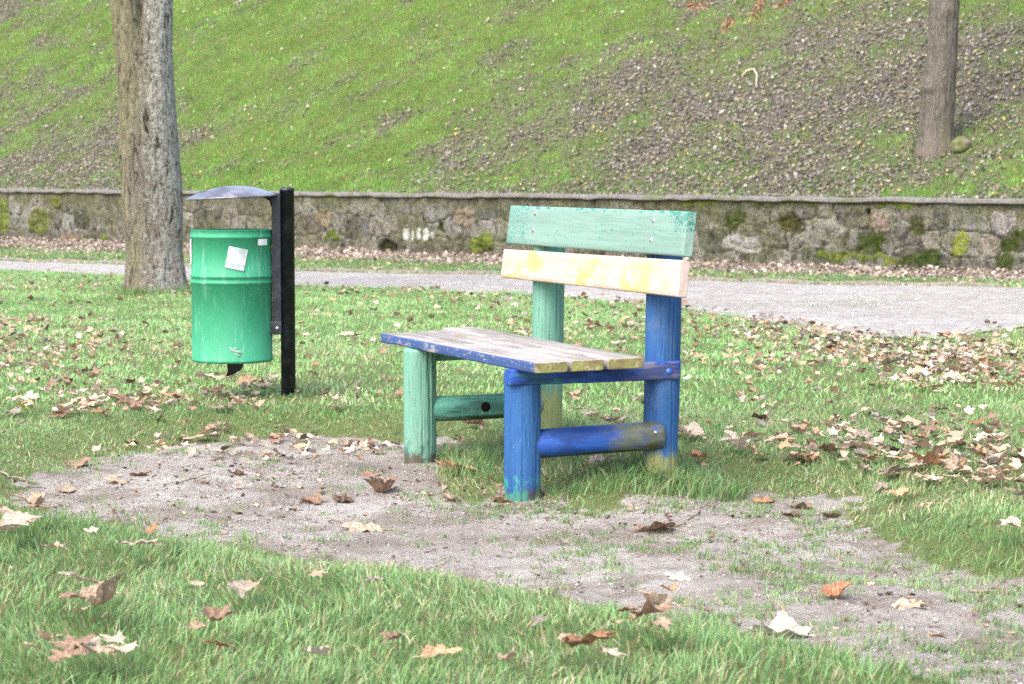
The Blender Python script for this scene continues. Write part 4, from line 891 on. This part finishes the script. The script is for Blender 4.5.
# knot hole: slightly raised disc whose dark colour paints the hole's inner shade
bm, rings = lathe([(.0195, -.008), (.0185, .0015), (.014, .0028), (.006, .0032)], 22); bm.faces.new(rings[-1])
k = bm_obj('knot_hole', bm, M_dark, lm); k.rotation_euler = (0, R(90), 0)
_q = None
for t in np.linspace(0, 1, 200):
    a_, b_, z_ = -1.045+.01*t+.0475, .0+.46*t, .205+.005*t
    w = bpt(a_, b_); zc = w[1]*CP-(z_-H)*SP; uu = 512+F*w[0]/zc
    if _q is None or abs(uu-486) < _q[0]: _q = (abs(uu-486), a_, b_, z_)
k.location = (_q[1]-.0005, _q[2], _q[3]+.004)
# bolts
def bolt(loc, r, mat, rot, parent=None):
    bm, rings = lathe([(r*1.25, -.004), (r*1.25, .0005), (r*1.0, .0015), (r*.92, r*.30), (r*.6, r*.52), (r*.15, r*.6)], 18); bm.faces.new(rings[-1]); bm.faces.new(rings[0][::-1])
    o = bm_obj('bolt', bm, mat, parent or bench); o.location = loc; o.rotation_euler = rot; return o
def onb(u, v, b):
    d = ray(u, v); t = (b+BO@BX)/(d[:2]@BX); p = d*t; return (p[:2]-BO)@AX, p[2]+H
for (u, v), b in (((535.5, 213.5), .4345), ((533.5, 230.5), .4265), ((654, 221), .4345), ((651.5, 240.5), .4265)):
    a_, z_ = onb(u, v, b); bolt((a_, b-.001, z_), .0095, M_steel, (R(90)+.13, 0, 0))
w = None
for t in np.linspace(.4, .62, 120):
    p = bpt(.067, t); uu = 512+F*p[0]/(p[1]*CP-(.425-H)*SP)
    if w is None or abs(uu-669) < w[0]: w = (abs(uu-669), t)
bolt((.0665, w[1], .425), .0095, M_bluebolt, (0, R(90), 0)); bolt((.085, .452, .222), .005, M_steel, (0, R(60), 0), lg)

# ------------------------------------------------------------------ litter bin
bz = .08; BP = unp(288.5, 397, bz); bin_ = empty('litter_bin', (BP[0], BP[1], 0), 0, label='round green metal litter bin hung on a black post under a domed lid', cat='litter bin')
scl = F/BP[1]; zb = lambda v: H-(v-180)/scl*1.0
cx = (232.5-288.5)/scl
RB = 40.5/scl; z0, z1 = .247, .850
bm, rings = lathe([(RB-.03, z0+.004), (RB-.008, z0), (RB-.001, z0+.004), (RB, z0+.014), (RB-.002, z0+.016), (RB-.002, .604), (RB+.003, .608), (RB+.003, .616), (RB-.002, .620), (RB-.002, .632), (RB+.003, .636), (RB+.003, .644), (RB-.002, .648), (RB-.002, .812), (RB+.002, .815), (RB+.0025, .822), (RB-.001, .826), (RB-.001, z1-.003), (RB+.002, z1), (RB-.003, z1+.001), (RB-.006, z1-.004), (RB-.006, z0+.02), (RB-.05, z0+.02)], 96)
bm.faces.new(rings[0][::-1]); bm.faces.new(rings[-1])
body = bm_obj('body', bm, M_bin, bin_); body.location = (cx, 0, 0)
def patch(name, u, v, w, h, rotz, mat, rr=.0015, n=10, lab=None):
    """curved sticker on the bin, centre at azimuth facing the camera"""
    ang0 = math.asin(max(-.985, min(.985, (u-232.5)/40.5))); zc = zb(v); V = []
    for i in range(n+1):
        for j in range(n+1):
            x, y = (j/n-.5)*w, (i/n-.5)*h; xr, yr = x*math.cos(rotz)-y*math.sin(rotz), x*math.sin(rotz)+y*math.cos(rotz)
            a = ang0+xr/RB; V.append(((RB+rr)*math.sin(a), -(RB+rr)*math.cos(a), zc+yr))
    o = link_mesh(name, np_mesh(name, V, grid_faces(n+1, n+1)), mat, body)
    if lab: o['label'] = lab
    return o
patch('sticker', 242.5, 257, .088, .098, R(-12), M_stick, lab='faded square sticker stuck on askew')
patch('sticker', 266.5, 241.3, .065, .028, 0, M_stick2, lab='small white label under the rim')
patch('sticker', 193.2, 251, .055, .115, 0, M_stick2, lab='white sticker wrapping the left side')
# scratched scribble
bm = bmesh.new()
for pts in ([(235, 344), (238, 347), (242, 349), (246, 351), (244, 353), (240, 351), (238, 348), (243, 348), (247, 350)], [(236, 348), (239, 346), (242, 345)]):
    P = []
    for u, v in pts:
        a = math.asin((u-232.5)/40.5); P.append(((RB+.0003)*math.sin(a), -(RB+.0003)*math.cos(a), zb(v)))
    tube(bm, P, .0014, 5)
bm_obj('scratch_mark', bm, M_stick2, body)
# tapered latch below the body
bm = bmesh.new(); pr = [(-.004, -.012, .0, .247, .036, .022), (-.004, -.012, .0, .222, .035, .022), (-.008, 0, 0, .205, .030, .02), (-.028, 0, 0, .185, .015, .014), (-.045, 0, 0, .176, .006, .01)]
rg = []
for q in pr:
    xx, _, _, zz, w_, t_ = q; rg.append([bm.verts.new((xx+sx*w_ +.02, -.02+sy*t_, zz+.002)) for sx, sy in ((-1, -1), (1, -1), (1, 1), (-1, 1))])
for a, b in zip(rg, rg[1:]):
    for s in range(4): bm.faces.new((a[s], a[(s+1) % 4], b[(s+1) % 4], b[s]))
bm.faces.new(rg[-1])
bm.faces.new(rg[0][::-1]); o = bm_obj('emptying_latch', bm, M_black, bin_, False); o.location = (cx, 0, 0)
# post
pr_ = 7.3/scl
bm, rings = lathe([(pr_, -.2), (pr_, 1.028), (pr_*1.06, 1.028), (pr_*1.06, 1.034), (pr_*.9, 1.040), (pr_*.4, 1.044)], 32); bm.faces.new(rings[-1]); bm.faces.new(rings[0][::-1])
o = bm_obj('post', bm, M_black, bin_); o.data.polygons.foreach_set('use_smooth', np.array([abs(p.normal.z) < .9 for p in o.data.polygons]))
# bracket channel between bin and post
xl, xr_ = (273.5-288.5)/scl, (282.5-288.5)/scl
bm_obj('mounting_bracket', box_bm(xl, xr_, -.028, .028, .378, 1.018, .003), M_black, bin_, False)
bm_obj('hinge_plate', box_bm(xl-.012, xr_+.002, -.036, -.0285, .37, .43, .004), M_black, bin_, False)
o = bm_obj('bolt', (lambda t: (t[0].faces.new(t[1][-1]), t[0])[1])(lathe([(.009, 0), (.0085, .004), (.003, .006)], 14)), M_steel, bin_); o.location = ((278.5-288.5)/scl, -.0365, .400); o.rotation_euler = (R(90), 0, 0)
bm_obj('hinge_tab', box_bm(xl-.02, xl+.01, -.02, .02, .372, .392, .003), M_bindark, bin_, False)
# lid: shallow dome, slightly tilted, on a curved arm
prof = [(0.001, .053), (.05, .0515), (.10, .044), (.145, .031), (.18, .016), (.205, .005), (.212, .0), (.210, -.004), (.200, -.001), (.17, .011), (.12, .025), (.06, .034), (.001, .037)]
bm, rings = lathe(prof, 72); o = bm_obj('lid', bm, M_lid, bin_); o.location = (cx+.005, 0, .998); o.rotation_euler = (0, R(-2.6), 0)
bm = bmesh.new(); tube(bm, [(xl+.01, 0, .96), (xl+.0, 0, .992), (xl-.03, 0, 1.008), (xl-.08, 0, 1.018), (xl-.13, 0, 1.032)], [.016, .016, .014, .012, .01], 10)
bm_obj('lid_arm', bm, M_black, bin_)

# ------------------------------------------------------------------ trees
def trunk_mesh(name, zs, circ, mat, parent, seg=120, amp=.02, seed=0, flare=None, knots=()):
    """circ(z) -> list of (cx, cy, r): star-shaped smooth union around (0,0)"""
    th = np.linspace(0, 2*np.pi, seg, endpoint=False); V = []
    for z_ in zs:
        cs = circ(z_); ox = sum(c[0]*c[2] for c in cs)/sum(c[2] for c in cs); oy = sum(c[1]*c[2] for c in cs)/sum(c[2] for c in cs)
        acc_ = []
        for cx_, cy_, r_ in cs:
            px_, py_ = cx_-ox, cy_-oy; b_ = np.cos(th)*px_+np.sin(th)*py_; disc = b_**2-(px_**2+py_**2-r_**2)
            acc_.append(np.where(disc > 0, b_+np.sqrt(np.maximum(disc, 0)), 0))
        A_ = np.array(acc_); rr = A_.max(0)
        rr = rr+amp*(fbm(np.cos(th)*5+3, np.sin(th)*5+3, z_*1.2, 4, seed)-.5)*2+amp*.6*(fbm(np.cos(th)*14+3, np.sin(th)*14+3, z_*3.5, 3, seed+1)-.5)*2
        if flare: rr = rr+flare*np.exp(-(z_)/.16)*(.35+.9*vn(np.cos(th)*2.2+5, np.sin(th)*2.2+5, 0, seed+4))
        for (kt, kz, kr, kh) in knots: rr = rr+kh*np.exp(-(((th-kt+np.pi) % (2*np.pi)-np.pi)/kr)**2-((z_-kz)/.07)**2)
        V.append(np.stack([ox+rr*np.cos(th), oy+rr*np.sin(th), np.full(seg, z_)], 1))
    V = np.vstack(V)
    return link_mesh(name, np_mesh(name, V, grid_faces(seg, len(zs), True)), mat, parent)
def grow(bm, p, d, r, L, depth, leaves, rr):
    n = 5; pts = [p.copy()]; rad = [r]
    for i in range(n):
        d = (d+Vector((rr.gauss(0, .12), rr.gauss(0, .12), rr.gauss(.03, .08)))).normalized(); p = p+d*L/n; pts.append(p.copy()); rad.append(r*(1-.45*(i+1)/n))
    tube(bm, pts, rad, 8 if r > .05 else 5, cap=True)
    if depth == 0: leaves.append(pts[-1]); leaves.append(pts[-3]); return
    for i in range(2 if depth > 1 else 3):
        k = Vector((rr.gauss(0, 1), rr.gauss(0, 1), rr.gauss(.25, .5))).normalized(); grow(bm, pts[-1-(i % 3)], (d*.9+k*.75).normalized(), rad[-1]*rr.uniform(.6, .85), L*rr.uniform(.62, .8), depth-1, leaves, rr)
t1 = empty('deciduous_tree', (T1[0], T1[1], .06), 0, label='thick lichen-covered tree trunk forking upward, beside the green bin', cat='tree')
s1 = F/T1[1]
# left edge / right edge of the trunk by height (pixel survey): v -> (uL, uR)
tab = np.array([(297, 125, 187), (270, 126, 185), (250, 126.5, 183), (200, 122.5, 184), (150, 121, 181), (100, 121, 178.5), (50, 118.5, 176.5), (0, 112.5, 177.5), (-60, 103, 179), (-140, 84, 182)])
tv_z = (297-tab[:, 0])/s1
def edges(z_): return (np.interp(z_, tv_z, tab[:, 1])-155)/s1, (np.interp(z_, tv_z, tab[:, 2])-155)/s1
def circ1(z_):
    l, r_ = edges(z_); c = (l+r_)/2; w = (r_-l)/2*.97; k = float(sst(1.0, 2.75, z_))
    rc = w*(1-.54*k)
    return [(c-w+rc, -.05*k, rc), (c+.02*k, .12*k, w*(1-.45*k)), (c+w-rc*.95, -.06*k, rc*.95)]
trunk_mesh('trunk', np.linspace(-.1, 3.3, 150), circ1, M_bark1, t1, amp=.012, seed=5, flare=.055)
bm = bmesh.new(); lv = []; rr_ = random.Random(4)
for (x0, y0, r0), dr in zip(circ1(3.3), ((-.35, -.12, 1), (.02, .35, 1), (.22, -.1, 1))):
    d = Vector(dr).normalized(); p = Vector((x0, y0, 3.0)); grow(bm, p, d, r0*1.0, 2.6, 5, lv, rr_)
crown = bm_obj('crown', bm, M_bark2, t1)
T2 = march(936, 149, surf, 20, 90); s2_ = F/T2[1]
t2 = empty('slope_tree', (T2[0], T2[1], T2[2]-.05), 0, label='bare brown tree trunk growing on the slope at the upper right', cat='tree')
tab2 = np.array([(156, 915, 956), (140, 918, 953.5), (110, 921, 953), (90, 921, 954), (60, 926, 955), (30, 927, 956), (0, 928, 957), (-60, 930, 957)]); tz2 = (152-tab2[:, 0])/s2_+.05
def circ2(z_):
    l, r_ = (np.interp(z_, tz2, tab2[:, 1])-936)/s2_, (np.interp(z_, tz2, tab2[:, 2])-936)/s2_; return [((l+r_)/2, 0, (r_-l)/2)]
trunk_mesh('trunk', np.linspace(-.3, 3.4, 120), circ2, M_bark2, t2, amp=.012, seed=9, flare=.0, knots=((math.pi*1.2, (152-87)/s2_, .8, .035), (5.6, (152-100)/s2_, .6, .02), (4.7, (152-12)/s2_, .7, .02)))
bm = bmesh.new(); lv2 = []; c2 = circ2(3.3)[0]
for dr, r0 in (((-.4, -.1, 1), .16), ((.35, .2, 1), .17), ((.05, -.3, 1), .12)):
    grow(bm, Vector((c2[0], c2[1], 3.2)), Vector(dr).normalized(), r0, 2.4, 5, lv2, rr_)
bm_obj('crown', bm, M_bark2, t2)
# drooping branch with rusty seed clusters hanging into the top of the picture
Yb = T2[1]-.6
def wp(u, v, dy=0.):
    d = ray(u, v); t = (Yb+dy)/d[1]; p = d*t; return Vector((p[0]-T2[0], p[1]-T2[1], p[2]+H-(T2[2]-.05)))
bm = bmesh.new()
main = [Vector((c2[0]-.1, 0, 3.35)), wp(870, -95), wp(815, -70), wp(770, -30), wp(742, -5)]
tube(bm, main, [.045, .035, .022, .014, .008], 8)
for pts in ([wp(742, -5), wp(745, 4), wp(735, 14), wp(727, 26)], [wp(770, -30), wp(765, -8), wp(757, 12)], [wp(742, -5), wp(715, -8), wp(699, 3)], [wp(815, -70), wp(800, -30), wp(786, 3)]):
    tube(bm, pts, [.007, .006, .005, .004], 6)
br = bm_obj('drooping_branch', bm, M_bark2, t2)
M_seed = simple('rusty_seeds', (.30, .12, .07), .8, n=(60, .4, .6, (.42, .24, .15)))
for u0, v0, u1, v1, wd in ((731, 15, 723, 28, .06), (762, -2, 752, 16, .06), (706, -4, 693, 6, .09), (790, -6, 780, 5, .05)):
    V, Fs = [], []
    for i in range(12):
        p = wp(u0+(u1-u0)*i/11, v0+(v1-v0)*i/11, .01*math.sin(i)); V += [p, p+Vector((.006, 0, .002))]
        if i: Fs.append((2*i-2, 2*i-1, 2*i+1, 2*i))
    for i in range(46):
        b0 = int(rng.integers(0, 24)); q = V[b0]
        dirn = Vector((rng.normal(0, wd), rng.normal(0, .05), rng.normal(-.05, .03))); sdv = dirn.cross(Vector((rng.normal(), rng.normal(), rng.normal()))).normalized()*.009
        k = len(V); V += [q+dirn*.7+sdv, q+dirn, q+dirn*.7-sdv]; Fs.append((b0, k, k+1, k+2))
    link_mesh('seed_cluster', np_mesh('seed_cluster', np.array([v[:] for v in V]), np.array(Fs)), M_seed, br, False)
# mossy stone by the slope tree and fallen branches on the slope
p = march(962, 150, surf, 20, 90); bm = bmesh.new(); bmesh.ops.create_icosphere(bm, subdivisions=4, radius=1)
co = np.array([v.co[:] for v in bm.verts]); nn = 1+.5*(fbm(co[:, 0]*1.7+5, co[:, 1]*1.7+5, co[:, 2]*1.7+5, 4, 3)-.5)
for v, k in zip(bm.verts, nn): v.co = Vector((v.co.x*.13*k, v.co.y*.12*k, v.co.z*.11*k))
o = bm_obj('mossy_stone', bm, M_mossy); o.location = (p[0]-.02, p[1], p[2]+.05); tag(o, 'small mossy stone against the foot of the slope tree', 'stone')
def branch(name, px, r, lab, mat):
    pts = []
    for u, v, up in px:
        q = march(u, v, surf, 20, 90); pts.append((q[0], q[1], q[2]+r+up))
    n_ = len(pts); o = bm_obj(name, tube(bmesh.new(), pts, [r*(1-.5*i/n_) for i in range(n_)], 8), mat); tag(o, lab, 'branch')
branch('fallen_branch', [(742, 77, .0), (748, 75, .05), (754, 76, .08), (757, 81, .06), (756, 88, .0)], .018, 'short pale arched branch on the slope right of centre', M_palewood)

# ------------------------------------------------------------------ light, sky, camera
w = bpy.data.worlds.new('World'); SC.world = w; w.use_nodes = True; nt = w.node_tree
sky = nt.nodes.new('ShaderNodeTexSky'); sky.sky_type = 'NISHITA'; sky.sun_disc = False
EL, AZ = 52., 215.      # sun behind and to the left of the camera
sky.sun_elevation = R(EL); sky.sun_rotation = R(AZ); sky.air_density = 1.; sky.dust_density = 4.2; sky.ozone_density = 1.
bg = nt.nodes['Background']; nt.links.new(sky.outputs[0], bg.inputs[0]); bg.inputs[1].default_value = .15
sl = bpy.data.lights.new('sun', 'SUN'); sl.energy = 1.45; sl.angle = R(60); sl.color = (1., .978, .94)
so = bpy.data.objects.new('sun', sl); COL.objects.link(so)
az = R(AZ); dv = Vector((math.sin(az)*math.cos(R(EL)), math.cos(az)*math.cos(R(EL)), math.sin(R(EL))))
so.rotation_euler = dv.to_track_quat('Z', 'Y').to_euler(); so.location = (0, 0, 20)
cd = bpy.data.cameras.new('camera'); cam = bpy.data.objects.new('camera', cd); COL.objects.link(cam); SC.camera = cam
cam.location = (0, 0, H); cam.rotation_euler = (math.pi/2-PT, 0, 0); cd.sensor_width = 36; cd.lens = F/1024*36; cd.clip_end = 1500; cd.clip_start = .1
cd.dof.use_dof = True; cd.dof.focus_distance = 7.7; cd.dof.aperture_fstop = 9.
SC.view_settings.view_transform = 'Standard'; SC.view_settings.look = 'None'; SC.view_settings.gamma = 1.; SC.view_settings.use_curve_mapping = False
SC.view_settings.exposure = 1.36
SC.render.engine = 'CYCLES'; SC.cycles.use_denoising = False; SC.cycles.use_adaptive_sampling = False; SC.cycles.max_bounces = 5; SC.cycles.diffuse_bounces = 3; SC.cycles.glossy_bounces = 2; SC.cycles.transmission_bounces = 3; SC.cycles.transparent_max_bounces = 4
